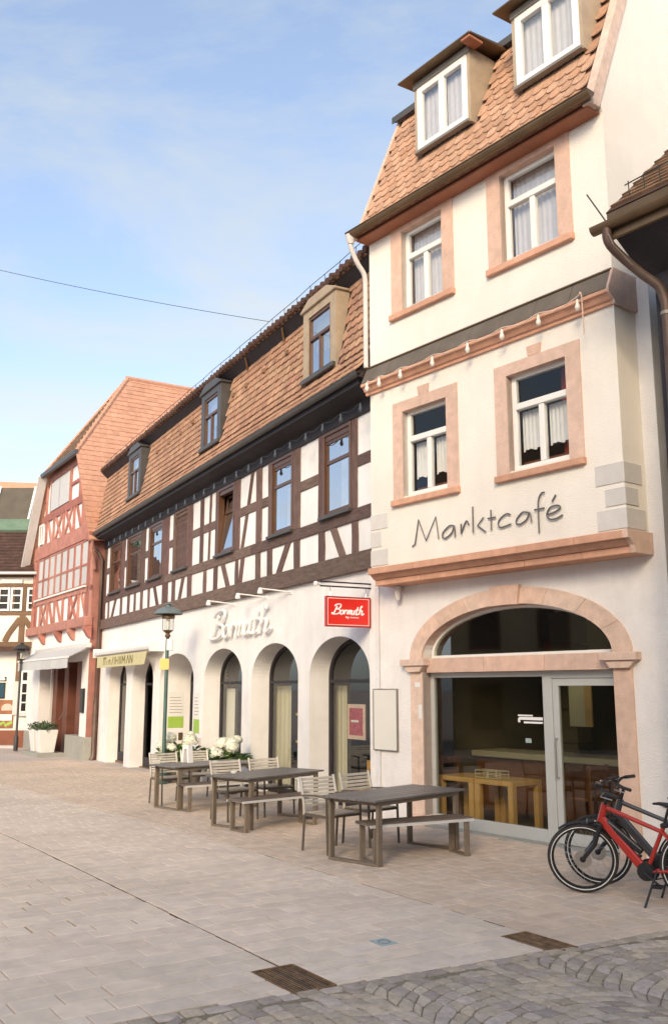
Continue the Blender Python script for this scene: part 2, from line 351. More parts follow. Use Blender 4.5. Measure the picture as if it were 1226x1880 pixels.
def in_view(p, m=25):
    a = px(p); return -m < a[0] < 1226 + m and -m < a[1] < 1880 + m

def wall_mb(x0, x1, z0, z1, ops, y=0.0, depth=0.3):
    """wall face at depth y with openings; ops: (xa, xb, zbottom, ztop or function, reveal depth)"""
    mb = MB(); xs = {x0, x1}
    for xa, xb, zb, zt, dp in ops:
        xs |= {xa, xb}
        if callable(zt):
            n = 28
            for i in range(1, n): xs.add((xa + xb) / 2 - (xb - xa) / 2 * math.cos(math.pi * i / n))
    xs = sorted(x for x in xs if x0 - 1e-9 <= x <= x1 + 1e-9)
    top = lambda o, x: o[3](x) if callable(o[3]) else o[3]
    for a, b in zip(xs, xs[1:]):
        if b - a < 1e-6: continue
        mid = (a + b) / 2; cov = sorted([o for o in ops if o[0] < mid < o[1]], key=lambda o: o[2])
        la = lb = z0
        for o in cov:
            if o[2] > la + 1e-6: mb.quad((a, y, la), (b, y, lb), (b, y, o[2]), (a, y, o[2]))
            ta, tb = top(o, a), top(o, b)
            mb.quad((a, y, ta), (b, y, tb), (b, y + o[4], tb), (a, y + o[4], ta))
            if o[2] > z0 + 1e-6: mb.quad((a, y, o[2]), (b, y, o[2]), (b, y + o[4], o[2]), (a, y + o[4], o[2]))
            la, lb = ta, tb
        mb.quad((a, y, la), (b, y, lb), (b, y, z1), (a, y, z1))
    for o in ops:
        for x in (o[0], o[1]):
            mb.quad((x, y, o[2]), (x, y + o[4], o[2]), (x, y + o[4], top(o, x)), (x, y, top(o, x)))
    return mb
def arch(xa, xb, spring, rise): 
    c = (xa + xb) / 2; h = (xb - xa) / 2
    return lambda x: spring + rise * math.sqrt(max(0.0, 1 - ((x - c) / h) ** 2))
def arch_panel(xa, xb, zb, fn, y, n=24):
    pts = [(xa, zb), (xb, zb)] + [((xa + xb) / 2 + (xb - xa) / 2 * math.cos(math.pi * i / n),) for i in range(n + 1)]
    poly = [(p[0], p[1]) if len(p) == 2 else (p[0], fn(p[0])) for p in pts]
    return poly
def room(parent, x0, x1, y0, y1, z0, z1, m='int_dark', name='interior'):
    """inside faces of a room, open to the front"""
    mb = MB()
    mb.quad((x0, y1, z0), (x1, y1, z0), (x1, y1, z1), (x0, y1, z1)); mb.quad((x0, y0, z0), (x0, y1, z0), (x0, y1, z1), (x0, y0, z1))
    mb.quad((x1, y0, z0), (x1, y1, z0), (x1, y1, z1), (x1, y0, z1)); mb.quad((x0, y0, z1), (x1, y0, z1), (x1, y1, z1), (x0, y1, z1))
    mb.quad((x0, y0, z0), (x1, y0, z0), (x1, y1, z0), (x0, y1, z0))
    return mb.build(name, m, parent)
def smooth_path(pts, n=6):
    P = [Vector(p) for p in pts]; out = []
    for i in range(len(P) - 1):
        p0 = P[max(i - 1, 0)]; p1 = P[i]; p2 = P[i + 1]; p3 = P[min(i + 2, len(P) - 1)]
        for k in range(n):
            t = k / n; out.append(0.5 * ((2 * p1) + (p2 - p0) * t + (2 * p0 - 5 * p1 + 4 * p2 - p3) * t * t + (3 * p1 - p0 - 3 * p2 + p3) * t ** 3))
    out.append(P[-1]); return out
# ------------------------------------------------------------------ ground, paving, cobbles
def grid_sheet(xs, ys, zf):
    mb = MB(); n = len(xs)
    mb.v = [(x, y, zf(x, y)) for y in ys for x in xs]
    for j in range(len(ys) - 1):
        for i in range(n - 1): mb.f.append((j * n + i, j * n + i + 1, (j + 1) * n + i + 1, (j + 1) * n + i)); mb.r.append(0)
    return mb
def brick_ground():
    m = mat('ground_paving', (0.59, 0.50, 0.445), 0.9, 0.08, 5, 0.2, 80, big=0.08, hue=(0.57, 0.485, 0.445))
    t = m.node_tree; N = t.nodes; b = N['Principled BSDF']; src = b.inputs['Base Color'].links[0].from_socket
    g = N.new('ShaderNodeNewGeometry'); mp = N.new('ShaderNodeMapping'); mp.vector_type = 'POINT'; mp.inputs['Rotation'].default_value = (0, 0, -FP.rz + math.pi / 2)
    br = N.new('ShaderNodeTexBrick'); br.inputs['Scale'].default_value = 1.0; br.inputs['Brick Width'].default_value = 0.38; br.inputs['Row Height'].default_value = 0.25
    br.inputs['Mortar Size'].default_value = 0.008; br.inputs['Color1'].default_value = (1, 1, 1, 1); br.inputs['Color2'].default_value = (0.9, 0.9, 0.9, 1); br.inputs['Mortar'].default_value = (0.62, 0.6, 0.58, 1)
    mx = N.new('ShaderNodeMix'); mx.data_type = 'RGBA'; mx.blend_type = 'MULTIPLY'; mx.inputs['Factor'].default_value = 1
    K = t.links.new; K(g.outputs['Position'], mp.inputs['Vector']); K(mp.outputs['Vector'], br.inputs['Vector']); K(src, mx.inputs[6]); K(br.outputs['Color'], mx.inputs[7]); K(mx.outputs[2], b.inputs['Base Color'])
brick_ground()
ax = [-900, -300, -120] + [-60 + 3 * i for i in range(41)] + [120, 300, 900]
ay = [-900, -300, -100] + [-40 + 3 * i for i in range(41)] + [150, 300, 900]
ground = grid_sheet(ax, ay, lambda x, y: gz(x, max(min(y, 90), -50)) - 0.03).build('ground', 'ground_paving', None, smooth=True)
ground['kind'] = 'structure'; ground['label'] = 'beige stone paving of the street and market square'

A0, BMAX = -20.0, 11.0
CH = (3.2, 5.4)                                   # the two drain channels run along the street at these offsets
def a_edge(b): return 5.86 - 0.10 * b             # where pavers end and cobbles begin
GR = [(5.03, 5.47, 0.58, 0.34), (5.30, 3.33, 0.56, 0.28)]   # sunken drain grates (a, b, length, width)
PLATE = (4.62, 4.37, 0.20, 0.17)
def fpw(a, b, dz=0.0):
    p = FP.w(a, b); return Vector((p.x, p.y, gz(p.x, p.y) + dz))
bed = MB()
for i in range(26):
    for j in range(12):
        a, b = A0 + i, -1 + j
        if a >= a_edge(b + 1): continue
        q = [fpw(a, b, -0.011), fpw(min(a + 1, a_edge(b)), b, -0.011), fpw(min(a + 1, a_edge(b + 1)), b + 1, -0.011), fpw(a, b + 1, -0.011)]
        bed.add(q, [(0, 1, 2, 3)])
street = bed.build('paved_street', 'joint', None); street['kind'] = 'structure'; street['label'] = 'street paved with pale beige stone slabs'

def paver_verts(la, lb, c=0.006):
    x, y = la / 2, lb / 2; xi, yi = x - c, y - c
    v = [(-x, -y, -0.04), (x, -y, -0.04), (x, y, -0.04), (-x, y, -0.04), (-x, -y, -c * 0.7), (x, -y, -c * 0.7), (x, y, -c * 0.7), (-x, y, -c * 0.7), (-xi, -yi, 0), (xi, -yi, 0), (xi, yi, 0), (-xi, yi, 0)]
    f = [(0, 1, 5, 4), (1, 2, 6, 5), (2, 3, 7, 6), (3, 0, 4, 7), (4, 5, 9, 8), (5, 6, 10, 9), (6, 7, 11, 10), (7, 4, 8, 11), (8, 9, 10, 11)]
    return v, f
pieces = []                                       # (a, b, la, lb, kind)
def blocked(a, b, la, lb):
    for (ga, gb, gl, gw) in GR + [PLATE]:
        if abs(a - ga) < (la + gl) / 2 - 0.02 and abs(b - gb) < (lb + gw) / 2 - 0.02: return True
    return False
def fill(b0, b1, ca, cb, kind):
    nb = max(1, round((b1 - b0) / cb)); cb2 = (b1 - b0) / nb; i = 0; a = 5.9
    while a > A0:
        w = ca * RND.choice((0.85, 1.0, 1.0, 1.15))
        edges = [b0]; b = b0 + cb2 * (0.5 if i % 2 else 1.0) * RND.uniform(0.85, 1.1)
        while b < b1 - 0.3 * cb2: edges.append(b); b += cb2 * RND.uniform(0.9, 1.1)
        edges.append(b1)
        for p, q in zip(edges, edges[1:]):
            bc = (p + q) / 2; lim = a_edge(bc); a1 = min(a, lim); a0 = a - w
            if a1 - a0 < 0.05: continue
            W_ = FP.w((a1 + a0) / 2, bc); sa = FA.loc(W_); sb = FB.loc(W_)
            if (sa[1] < 0.02 and sa[0] < 4.3 and sb[1] < 0.02): continue
            if sa[0] > 4.3 and sa[1] < 0.5: continue
            pieces.append(((a1 + a0) / 2, bc, a1 - a0 - 0.007, q - p - 0.007, kind))
        a -= w; i += 1
fill(-1.0, CH[0] - 0.013, 0.20, 0.24, 'paver_small')
fill(CH[0] + 0.013, CH[1] - 0.011, 0.235, 0.36, 'paver')
fill(CH[1] + 0.011, BMAX, 0.235, 0.36, 'paver')
# slabs beside the sunken grates and the cover plate are cut to fit
cut = []
for (a, b, la, lb, k) in pieces:
    if not blocked(a, b, la, lb): cut.append((a, b, la, lb, k)); continue
    rects = [(a - la / 2, a + la / 2, b - lb / 2, b + lb / 2)]
    for (ga, gb, gl, gw) in GR + [PLATE]:
        nxt = []
        for (p0, p1, q0, q1) in rects:
            g0, g1, h0, h1 = ga - gl / 2, ga + gl / 2, gb - gw / 2, gb + gw / 2
            if p1 <= g0 or p0 >= g1 or q1 <= h0 or q0 >= h1: nxt.append((p0, p1, q0, q1)); continue
            if p0 < g0: nxt.append((p0, g0, q0, q1)); p0 = g0
            if p1 > g1: nxt.append((g1, p1, q0, q1)); p1 = g1
            if q0 < h0: nxt.append((p0, p1, q0, h0))
            if q1 > h1: nxt.append((p0, p1, h1, q1))
        rects = nxt
    for (p0, p1, q0, q1) in rects:
        if p1 - p0 > 0.02 and q1 - q0 > 0.02: cut.append(((p0 + p1) / 2, (q0 + q1) / 2, p1 - p0 - 0.004, q1 - q0 - 0.004, k))
pieces = cut
def psize(t):
    p = fpw(t[0], t[1])
    if not in_view(p): return 0
    d = px(p); return t[2] * t[3] / d[2] ** 3
pieces.sort(key=psize, reverse=True)
RZ = Matrix.Rotation(FP.rz, 4, 'Z')
cache = {}
for k, (a, b, la, lb, kind) in enumerate(pieces[:300]):
    key = (round(la, 2), round(lb / 0.03), kind)
    if key not in cache:
        v, f = paver_verts(la, lb); cache[key] = MB().add(v, f).mesh('paver', kind)
    p = fpw(a, b, RND.uniform(-0.0022, 0.0022))
    inst('paver', cache[key], street, mtx=Matrix.Translation(p) @ RZ @ Euler((RND.gauss(0, 0.003), RND.gauss(0, 0.003), RND.gauss(0, 0.003))).to_matrix().to_4x4())
rest = {'paver': MB(), 'paver_small': MB()}
for (a, b, la, lb, kind) in pieces[300:]:
    v, f = paver_verts(la, lb); p = fpw(a, b, RND.uniform(-0.0015, 0.0015)); mm = Matrix.Translation(p) @ RZ
    rest[kind].cur = RND.random(); rest[kind].add([mm @ Vector(q) for q in v], f)
for kind, mb in rest.items():
    mb.build('slab_field' if kind == 'paver' else 'sett_field', kind, street, kind='stuff')

def channel(name, b, a0, a1, label):
    mb = MB(); n = 30
    for i in range(n):
        p, q = a0 + (a1 - a0) * i / n, a0 + (a1 - a0) * (i + 1) / n
        mb.bar(fpw(p, b, -0.013), fpw(q, b, -0.013), 0.016, 0.008)
    o = mb.build(name, 'rust_dark', None); o['kind'] = 'structure'; o['label'] = label
channel('drain_channel', CH[0], -14.0, GR[1][0] - 0.30, 'narrow drain slot in the paving near the tables')
channel('drain_channel', CH[1], -14.0, GR[0][0] - 0.30, 'narrow drain slot in the paving in mid street')
for (a, b, gl, gw), lab in zip(GR, ('rusty sunken drain grate at the end of the mid-street slot', 'rusty sunken drain grate in front of the bicycles')):
    g = thing('drain_grate', lab, 'drain grate', fpw(a, b, 0), FP.rz, 'rusty drain grates in the paving')
    box('pit', 'rust_dark', g, -gl / 2, gl / 2, -gw / 2, gw / 2, -0.045, -0.009)
    fr = MB()
    for s_ in (-1, 1):
        fr.box(-gl / 2, gl / 2, s_ * gw / 2 - 0.008, s_ * gw / 2 + 0.008, -0.03, 0.002); fr.box(s_ * gl / 2 - 0.008, s_ * gl / 2 + 0.008, -gw / 2 + 0.008, gw / 2 - 0.008, -0.03, 0.002)
    fr.build('rim', 'rust', g)
    n = 13
    sl = MB().box(-gl / 2 + 0.012, gl / 2 - 0.012, -0.006, 0.006, -0.02, 0.0).mesh('slat', 'rust', bevel=0.002)
    for i in range(n):
        inst('slat', sl, g, (RND.uniform(-0.002, 0.002), -gw / 2 + gw * (i + 0.7) / (n + 0.4), -0.007 + RND.uniform(-0.002, 0.002)), (RND.gauss(0, 0.03), 0, RND.gauss(0, 0.006)))
pl = thing('cover_plate', 'small pale teal cover plate set in the slabs', 'cover plate', fpw(PLATE[0], PLATE[1], 0), FP.rz)
box('plate', 'teal_plate', pl, -PLATE[2] / 2 + 0.006, PLATE[2] / 2 - 0.006, -PLATE[3] / 2 + 0.006, PLATE[3] / 2 - 0.006, -0.02, 0.001, 0.002)
rm = MB(); rm.tube([(0.05 * math.cos(t * 0.5236), 0.05 * math.sin(t * 0.5236), 0.001) for t in range(12)], 0.003, 5, True); rm.build('ring_groove', 'zinc_dark', pl)
# small inlet far up the street
sp = on_ground(FP.w(-5.6, 5.6)); s2 = thing('street_inlet', 'short rusty slot inlet far along the paving', 'drain inlet', sp, FP.rz)
box('lid', 'rust', s2, -0.25, 0.25, -0.07, 0.07, -0.02, 0.004, 0.003); box('slot', 'rust_dark', s2, -0.2, 0.2, -0.012, 0.012, 0.0, 0.0065)

# cobbles laid in segmental arcs
sq = MB()
for j in range(24):
    b = -2.0 + j * 0.5
    sq.add([fpw(a_edge(b), b, -0.0085), fpw(9.5, b, -0.0085), fpw(9.5, b + 0.5, -0.0085), fpw(a_edge(b + 0.5), b + 0.5, -0.0085)], [(0, 1, 2, 3)])
square = sq.build('cobbled_square', 'cobble_joint', None); square['kind'] = 'structure'; square['label'] = 'market square of grey cobbles in arcs'
cobs = []
colw, step, nst, rr = 1.40, 0.122, 11, 0.98
def arc_pt(c, r_, i):
    rg = random.Random(c * 7919 + r_ * 131 + i * 17 + 5) if 0 < i < nst else random.Random((c + (1 if i else 0)) * 7919 + r_ * 131 + 3)
    u = i / nst - 0.5; lift = math.sqrt(rr * rr - (u * colw) ** 2) - math.sqrt(rr * rr - (0.5 * colw) ** 2)
    return 4.9 + r_ * step - lift + rg.gauss(0, 0.010), -1.8 + colw * (c + 0.5 + u) + rg.gauss(0, 0.009)
for c in range(9):
    for r_ in range(42):
        sh = 0
        for i in range(nst):
            q = [arc_pt(c, r_, i), arc_pt(c, r_ + 1, i), arc_pt(c, r_ + 1, i + 1), arc_pt(c, r_, i + 1)]
            ca = sum(p[0] for p in q) / 4; cb = sum(p[1] for p in q) / 4
            if ca < a_edge(cb) + 0.15 or ca > 8.9: continue
            cobs.append((ca, cb, q))
b = -1.6
while b < 9.4:                                    # a straight edging course along the slabs
    w_ = RND.uniform(0.13, 0.19); e0, e1 = a_edge(b), a_edge(b + w_)
    cobs.append(((e0 + e1) / 2 + 0.06, b + w_ / 2, [(e0 + 0.004, b), (e0 + 0.118, b), (e1 + 0.118, b + w_), (e1 + 0.004, b + w_)])); b += w_
def stone(q, jit=0.006):
    """a worn four-cornered stone: outline pulled in by the joint, corners cut, top slightly domed"""
    ca = sum(p[0] for p in q) / 4; cb = sum(p[1] for p in q) / 4; P4 = [Vector((p[0], p[1])) for p in q]; C2 = Vector((ca, cb)); ring = []
    for k in range(4):
        p, n_, m_ = P4[k], P4[(k + 1) % 4], P4[k - 1]; p = p + (C2 - p).normalized() * 0.0065
        ct1, ct2 = RND.uniform(0.10, 0.24), RND.uniform(0.10, 0.24); ring += [p + (m_ - p) * ct1 * 0.6, p + (n_ - p) * ct2 * 0.6]
    dz = RND.uniform(-0.004, 0.003); ta, tb_ = RND.gauss(0, 0.025), RND.gauss(0, 0.025); v = []; n = 8
    for sc, z in ((1.0, -0.05), (1.0, -0.006), (0.93, 0.0), (0.6, 0.003 + RND.uniform(0, 0.002))):
        for p in ring:
            d = (p - C2) * sc; w = fpw(C2.x + d.x, C2.y + d.y, z + dz + (d.x * ta + d.y * tb_ if z > -0.04 else 0) + (RND.uniform(-0.001, 0.001) if z > -0.04 else 0)); v.append(w)
    f = [(k * n + i, k * n + (i + 1) % n, (k + 1) * n + (i + 1) % n, (k + 1) * n + i) for k in range(3) for i in range(n)] + [tuple(3 * n + i for i in range(n))]
    return v, f
cobs.sort(key=lambda t: -(1 / px(fpw(t[0], t[1]))[2] if in_view(fpw(t[0], t[1]), 10) else 0))
cs = MB()
for k, (a, b, q) in enumerate(cobs):
    v, f = stone(q)
    if k < 300: MB().add(v, f).build('cobble', 'cobble', square)
    else: cs.cur = RND.random(); cs.add(v, f)
cs.build('cobble_field', 'cobble', square, kind='stuff')
# ------------------------------------------------------------------ the cafe house
cafe = thing('corner_house', 'white plastered house with pink sandstone arch, overhanging bay and tiled mansard roof', 'house', FA.o, FA.rz)
YB = -0.45                                         # face of the overhanging bay
PX0, PX1 = -0.20, 3.23
inner = arch(PX0 + 0.02, PX1 + 0.02, 2.46, 0.72)
wall_mb(-1.45, 4.05, -0.1, 3.9, [(PX0, PX1, -0.1, lambda x: inner(x) if PX0 + 0.02 < x < PX1 + 0.02 else 2.46, 0.22)], 0.0).build('ground_floor_wall', 'plaster', cafe)
up = MB()
up.quad((3.80, 0, 3.9), (4.05, 0, 3.9), (4.05, 0, 7.19), (3.80, 0, 7.19))
up.quad((4.05, 0, -0.1), (4.05, 8, -0.1), (4.05, 8, 7.19), (4.05, 0, 7.19))
up.quad((3.6, 0, 7.19), (4.05, 0, 7.19), (4.05, 8, 7.19), (3.6, 8, 7.19))
up.build('side_wall', 'plaster', cafe)
WIN_MID = [(-0.08, 0.88), (2.06, 3.07)]; WIN_UP = [(-0.05, 0.87), (2.06, 3.06)]
ops = [(a, b, 4.91, 6.29, 0.13) for a, b in WIN_MID] + [(a, b, 7.96, 9.33, 0.13) for a, b in WIN_UP]
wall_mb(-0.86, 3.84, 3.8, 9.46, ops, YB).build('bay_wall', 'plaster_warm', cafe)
bs = MB()
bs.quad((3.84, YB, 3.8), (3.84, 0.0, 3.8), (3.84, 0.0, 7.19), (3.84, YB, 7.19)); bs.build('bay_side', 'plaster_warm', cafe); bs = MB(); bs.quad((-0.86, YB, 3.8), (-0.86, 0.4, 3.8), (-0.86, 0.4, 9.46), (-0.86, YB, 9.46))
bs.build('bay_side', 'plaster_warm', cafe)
def roof_off(z): return 0.68 - (z - 9.5) / 2.5
ZB = 12.05
g = MB()
prof = [(YB, 7.19), (8, 7.19), (8, 15.2), (4.2, 13.75), (-roof_off(ZB) + 0.10, ZB + 0.05), (-roof_off(9.62) + 0.10, 9.62), (YB + 0.005, 9.4)]
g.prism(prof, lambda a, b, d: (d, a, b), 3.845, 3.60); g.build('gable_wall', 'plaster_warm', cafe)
g = MB()
p0, p1 = Vector((0, -roof_off(9.42) - 0.04, 9.42)), Vector((0, -roof_off(ZB) - 0.04, ZB))
g.prism([(p0.y, p0.z), (p1.y, p1.z), (p1.y + 0.2, p1.z), (p0.y + 0.2, p0.z)], lambda a, b, d: (d, a, b), 3.74, 3.875); g.build('verge', 'sandstone_pale', cafe, bevel=0.008)
g = MB(); g.prism([(p0.y, p0.z), (p1.y, p1.z), (p1.y + 0.2, p1.z), (p0.y + 0.2, p0.z)], lambda a, b, d: (d, a, b), -0.93, -0.86); g.build('verge', 'sandstone_pale', cafe, bevel=0.008)
# inside
room(cafe, -1.25, 3.98, 0.23, 4.6, 0.0, 3.55, 'int_wall')
room(cafe, -0.80, 3.80, YB + 0.14, 2.0, 4.6, 6.7, 'int_dark'); room(cafe, -0.80, 3.80, YB + 0.14, 2.0, 7.4, 9.4, 'int_wall')
box('ceiling', 'int_ceiling', cafe, -1.24, 3.96, 0.24, 4.58, 3.48, 3.54); box('upper_back_wall', 'int_ceiling', cafe, -1.24, 3.96, 4.5, 4.59, 2.3, 3.479)
# portal: pilasters, capitals, lintel, arch stones
for k, (a, b) in enumerate(((-0.46, PX0), (PX1, 3.50))):
    p = MB().box(a, b, -0.03, 0.20, 0.14, 2.25).build('pilaster', 'sandstone_pale', cafe, bevel=0.006)
    box('pilaster_base', 'sandstone_pale', p, a - 0.03, b + 0.03, -0.06, 0.20, -0.06, 0.14, 0.008)
    cp = MB(); cp.prism([(a, 2.245), (b, 2.245), (b + 0.05, 2.30), (b + 0.09, 2.34), (a - 0.09, 2.34), (a - 0.05, 2.30)], lambda q, z, d: (q, d, z), -0.09, 0.17)
    cp.box(a - 0.13, b + 0.13, -0.125, 0.17, 2.341, 2.44); cp.build('capital', 'sandstone_pale', p, bevel=0.006)
for a, b in ((PX0 + 0.06, 1.03), (1.03, 2.13), (2.13, PX1 - 0.06)):
    box('lintel_stone', 'sandstone', cafe, a + 0.003, b - 0.003, 0.01, 0.22, 2.235, 2.45, 0.004)
ci, co = (PX0 + PX1) / 2 + 0.01, 1.53
hi, ho, ri, ro = (PX1 - PX0) / 2, 1.985, 0.72, 0.95
cuts = [0.0, 24, 47, 68, 82.0, 98.0, 115, 137, 157, 180.0]
for i, (t0, t1) in enumerate(zip(cuts, cuts[1:])):
    key = (i == 4); n = 7; g = MB(); dy = -0.075 if key else -0.04
    A = []; Bo = []
    for k in range(n + 1):
        t = rad(t0 + (t1 - t0) * k / n + (0.12 if k == 0 else -0.12 if k == n else 0))
        A.append((ci + hi * math.cos(t), 2.442 + ri * math.sin(t))); e = 1.035 if key else 1
        Bo.append((co + ho * math.cos(t), 2.442 + ro * e * math.sin(t)))
    if key: A = [(x, z - 0.012) for x, z in A]
    for k in range(n):
        g.prism([A[k], A[k + 1], Bo[k + 1], Bo[k]], lambda q, z, d: (q, d, z), dy, 0.215)
    g.build('keystone' if key else 'arch_stone', 'sandstone_pale' if not key else 'sandstone', cafe)
# shop window and door
def rect_frame(mb, x0, x1, z0, z1, w, y0, y1, wb=None):
    wb = w if wb is None else wb
    mb.box(x0, x0 + w, y0, y1, z0, z1); mb.box(x1 - w, x1, y0, y1, z0, z1); mb.box(x0 + w, x1 - w, y0, y1, z0, z0 + wb); mb.box(x0 + w, x1 - w, y0, y1, z1 - w, z1); return mb
FY = 0.15
sw = MB(); rect_frame(sw, PX0, 2.04, 0.0, 2.235, 0.075, FY, FY + 0.07, 0.17); so = sw.build('shop_window', 'frame_grey', cafe, bevel=0.004)
box('pane', 'pane_shop', so, PX0 + 0.07, 1.97, FY + 0.03, FY + 0.036, 0.16, 2.165)
dm = MB().box(2.042, 2.125, FY - 0.005, FY + 0.075, 0, 2.235).box(2.125, PX1, FY - 0.004, FY + 0.07, 2.135, 2.2345); dm.build('door_frame', 'frame_grey', cafe, bevel=0.004)
dl = MB(); rect_frame(dl, 2.13, PX1 - 0.005, 0.02, 2.13, 0.095, FY + 0.005, FY + 0.06, 0.15); do = dl.build('glass_door', 'frame_grey', cafe, bevel=0.004)
box('pane', 'pane_shop', do, 2.22, PX1 - 0.09, FY + 0.03, FY + 0.036, 0.16, 2.04)
MB().tube([(2.19, FY - 0.002, 0.85), (2.19, FY - 0.055, 0.85), (2.19, FY - 0.055, 1.35), (2.19, FY - 0.002, 1.35)], 0.011, 8).build('handle', 'steel', do, smooth=True)
box('threshold', 'plinth', cafe, PX0, PX1, -0.05, 0.22, -0.05, 0.012, 0.004)
fl = MB(); n = 24
poly_o = [(ci + (hi - 0.03) * math.cos(math.pi * i / n), 2.475 + (ri - 0.035) * math.sin(math.pi * i / n)) for i in range(n + 1)]
poly_i = [(ci + (hi - 0.085) * math.cos(math.pi * i / n), 2.49 + (ri - 0.095) * math.sin(math.pi * i / n)) for i in range(n + 1)]
for k in range(n): fl.prism([poly_i[k], poly_i[k + 1], poly_o[k + 1], poly_o[k]], lambda q, z, d: (q, d, z), 0.14, 0.2)
fl.box(ci - hi + 0.03, ci + hi - 0.03, 0.14, 0.2, 2.455, 2.492); fo = fl.build('fanlight', 'frame_white', cafe)
g = MB(); g.add([(x, 0.17, z) for x, z in poly_i], [tuple(range(n + 1))]); g.build('pane', 'pane_fan', fo)
st = MB()
for (x0, x1, z0, z1) in ((1.50, 1.76, 1.625, 1.645), (1.52, 1.93, 1.575, 1.615), (1.50, 1.535, 1.54, 1.60), (1.60, 1.93, 1.53, 1.555)): st.box(x0, x1, FY + 0.024, FY + 0.029, z0, z1)
st.build('sticker', 'white_paint', cafe)
box('sticker', 'teal_plate', cafe, 1.62, 1.72, FY + 0.024, FY + 0.029, 1.27, 1.33)
# windows of the bay
def casement(parent, x0, x1, z0, z1, y, m='frame_white', gm='pane', transom=0.66, w=0.075, mull=True, ops_=None):
    g = MB(); rect_frame(g, x0, x1, z0, z1, w, y, y + 0.07)
    zt = z0 + (z1 - z0) * transom; xm = (x0 + x1) / 2
    g.box(x0 + w, x1 - w, y - 0.02, y + 0.07, zt - 0.045, zt + 0.045)
    if mull: g.box(xm - 0.045, xm + 0.045, y - 0.006, y + 0.07, z0 + w, zt - 0.045)
    wn = g.build('window', m, parent, bevel=0.006)
    box('pane', gm, wn, x0 + w - 0.01, x1 - w + 0.01, y + 0.035, y + 0.04, zt + 0.04, z1 - w + 0.01)
    if mull:
        box('pane', gm, wn, x0 + w - 0.01, xm - 0.04, y + 0.035, y + 0.04, z0 + w - 0.01, zt - 0.04); box('pane', gm, wn, xm + 0.04, x1 - w + 0.01, y + 0.035, y + 0.04, z0 + w - 0.01, zt - 0.04)
    else: box('pane', gm, wn, x0 + w - 0.01, x1 - w + 0.01, y + 0.035, y + 0.04, z0 + w - 0.01, zt - 0.04)
    return wn, xm, zt
def curtain_mb(x0, x1, z0, z1, y, amp=0.018, waves=9, hem=0.0):
    g = MB(); n = waves * 6
    for i in range(n + 1):
        t = i / n; x = x0 + (x1 - x0) * t; yy = y + amp * math.sin(t * waves * 2 * math.pi); h = hem * math.sin(math.pi * ((t * 2) % 1))
        g.v += [(x, yy, z0 + h), (x, yy * 0.3 + y * 0.7, z1)]
    for i in range(n): g.f.append((2 * i, 2 * i + 2, 2 * i + 3, 2 * i + 1)); g.r.append(0)
    return g
for i, (a, b) in enumerate(WIN_MID):
    wn, xm, zt = casement(cafe, a, b, 4.91, 6.29, YB + 0.09)
    for (p, q) in ((a + 0.07, xm - 0.03), (xm + 0.03, b - 0.07)): curtain_mb(p, q, 5.20, zt - 0.05, YB + 0.22, 0.016, 6, 0.03).build('curtain', 'curtain', wn, smooth=True)
    curtain_mb(b - 0.35, b - 0.02, 4.92, 6.28, YB + 0.34, 0.03, 4).build('curtain', 'drape_red', wn, smooth=True)
    box('shelf', 'int_wood', wn, a, b, YB + 0.3, YB + 0.5, 4.92, 5.08)
    o0, o1 = a - 0.22, b + 0.23
    sr = MB().box(o0, a + 0.0, YB - 0.022, YB + 0.12, 4.87, 6.44).box(b, o1, YB - 0.022, YB + 0.12, 4.87, 6.44).box(a, b, YB - 0.022, YB + 0.12, 6.27, 6.44)
    so_ = sr.build('surround', 'sandstone', wn); km = (a + b) / 2
    g = MB(); g.prism([(km - 0.10, 6.441), (km + 0.10, 6.441), (km + 0.125, 6.585), (km - 0.125, 6.585)], lambda q, z, d: (q, d, z), YB - 0.026, YB + 0.01); g.build('keystone', 'sandstone', wn)
    box('sill', 'sandstone_red', wn, o0 - 0.015, o1 + 0.015, YB - 0.075, YB + 0.10, 4.775, 4.868, 0.008)
for i, (a, b) in enumerate(WIN_UP):
    wn, xm, zt = casement(cafe, a, b, 7.96, 9.33, YB + 0.09, gm='pane_up')
    curtain_mb(a + 0.05, b - 0.05, 8.02, 9.30, YB + 0.24, 0.014, 10).build('curtain', 'curtain', wn, smooth=True)
    o0, o1 = a - 0.25, b + 0.24
    sr = MB().box(o0, a, YB - 0.02, YB + 0.12, 7.93, 9.42).box(b, o1, YB - 0.02, YB + 0.12, 7.93, 9.42).box(a, b, YB - 0.02, YB + 0.12, 9.315, 9.42)
    sr.build('surround', 'sandstone', wn)
    box('sill', 'sandstone_red', wn, o0 - 0.015, o1 + 0.015, YB - 0.075, YB + 0.10, 7.83, 7.928, 0.008)
# lower cornice: three stepped courses cut into lengths
xs = [-0.88, 0.15, 1.17, 2.17, 3.10, 3.815]
for a, b in zip(xs, xs[1:]):
    cs_ = box('cornice_stone', 'sandstone_red', cafe, a + 0.003, b - 0.003, YB - 0.07, 0.0, 3.765, 3.865, 0.006)
    g = MB(); g.prism([(YB - 0.02, 3.764), (YB + 0.06, 3.69), (0.0, 3.69), (0.0, 3.764)], lambda y, z, d: (d, y, z), a + 0.003, b - 0.003); g.build('cavetto', 'sandstone_red', cs_)
    box('lower_fillet', 'sandstone_red', cs_, a + 0.003, b - 0.003, YB + 0.085, 0.0, 3.60, 3.689, 0.005)
g = MB(); g.prism([(YB - 0.074, 3.866), (0.02, 3.866), (0.02, 3.598), (YB + 0.08, 3.598), (YB + 0.055, 3.69), (YB - 0.03, 3.766), (YB - 0.074, 3.766)], lambda y, z, d: (d, y, z), 3.817, 3.89); g.build('cornice_end', 'sandstone', cafe)
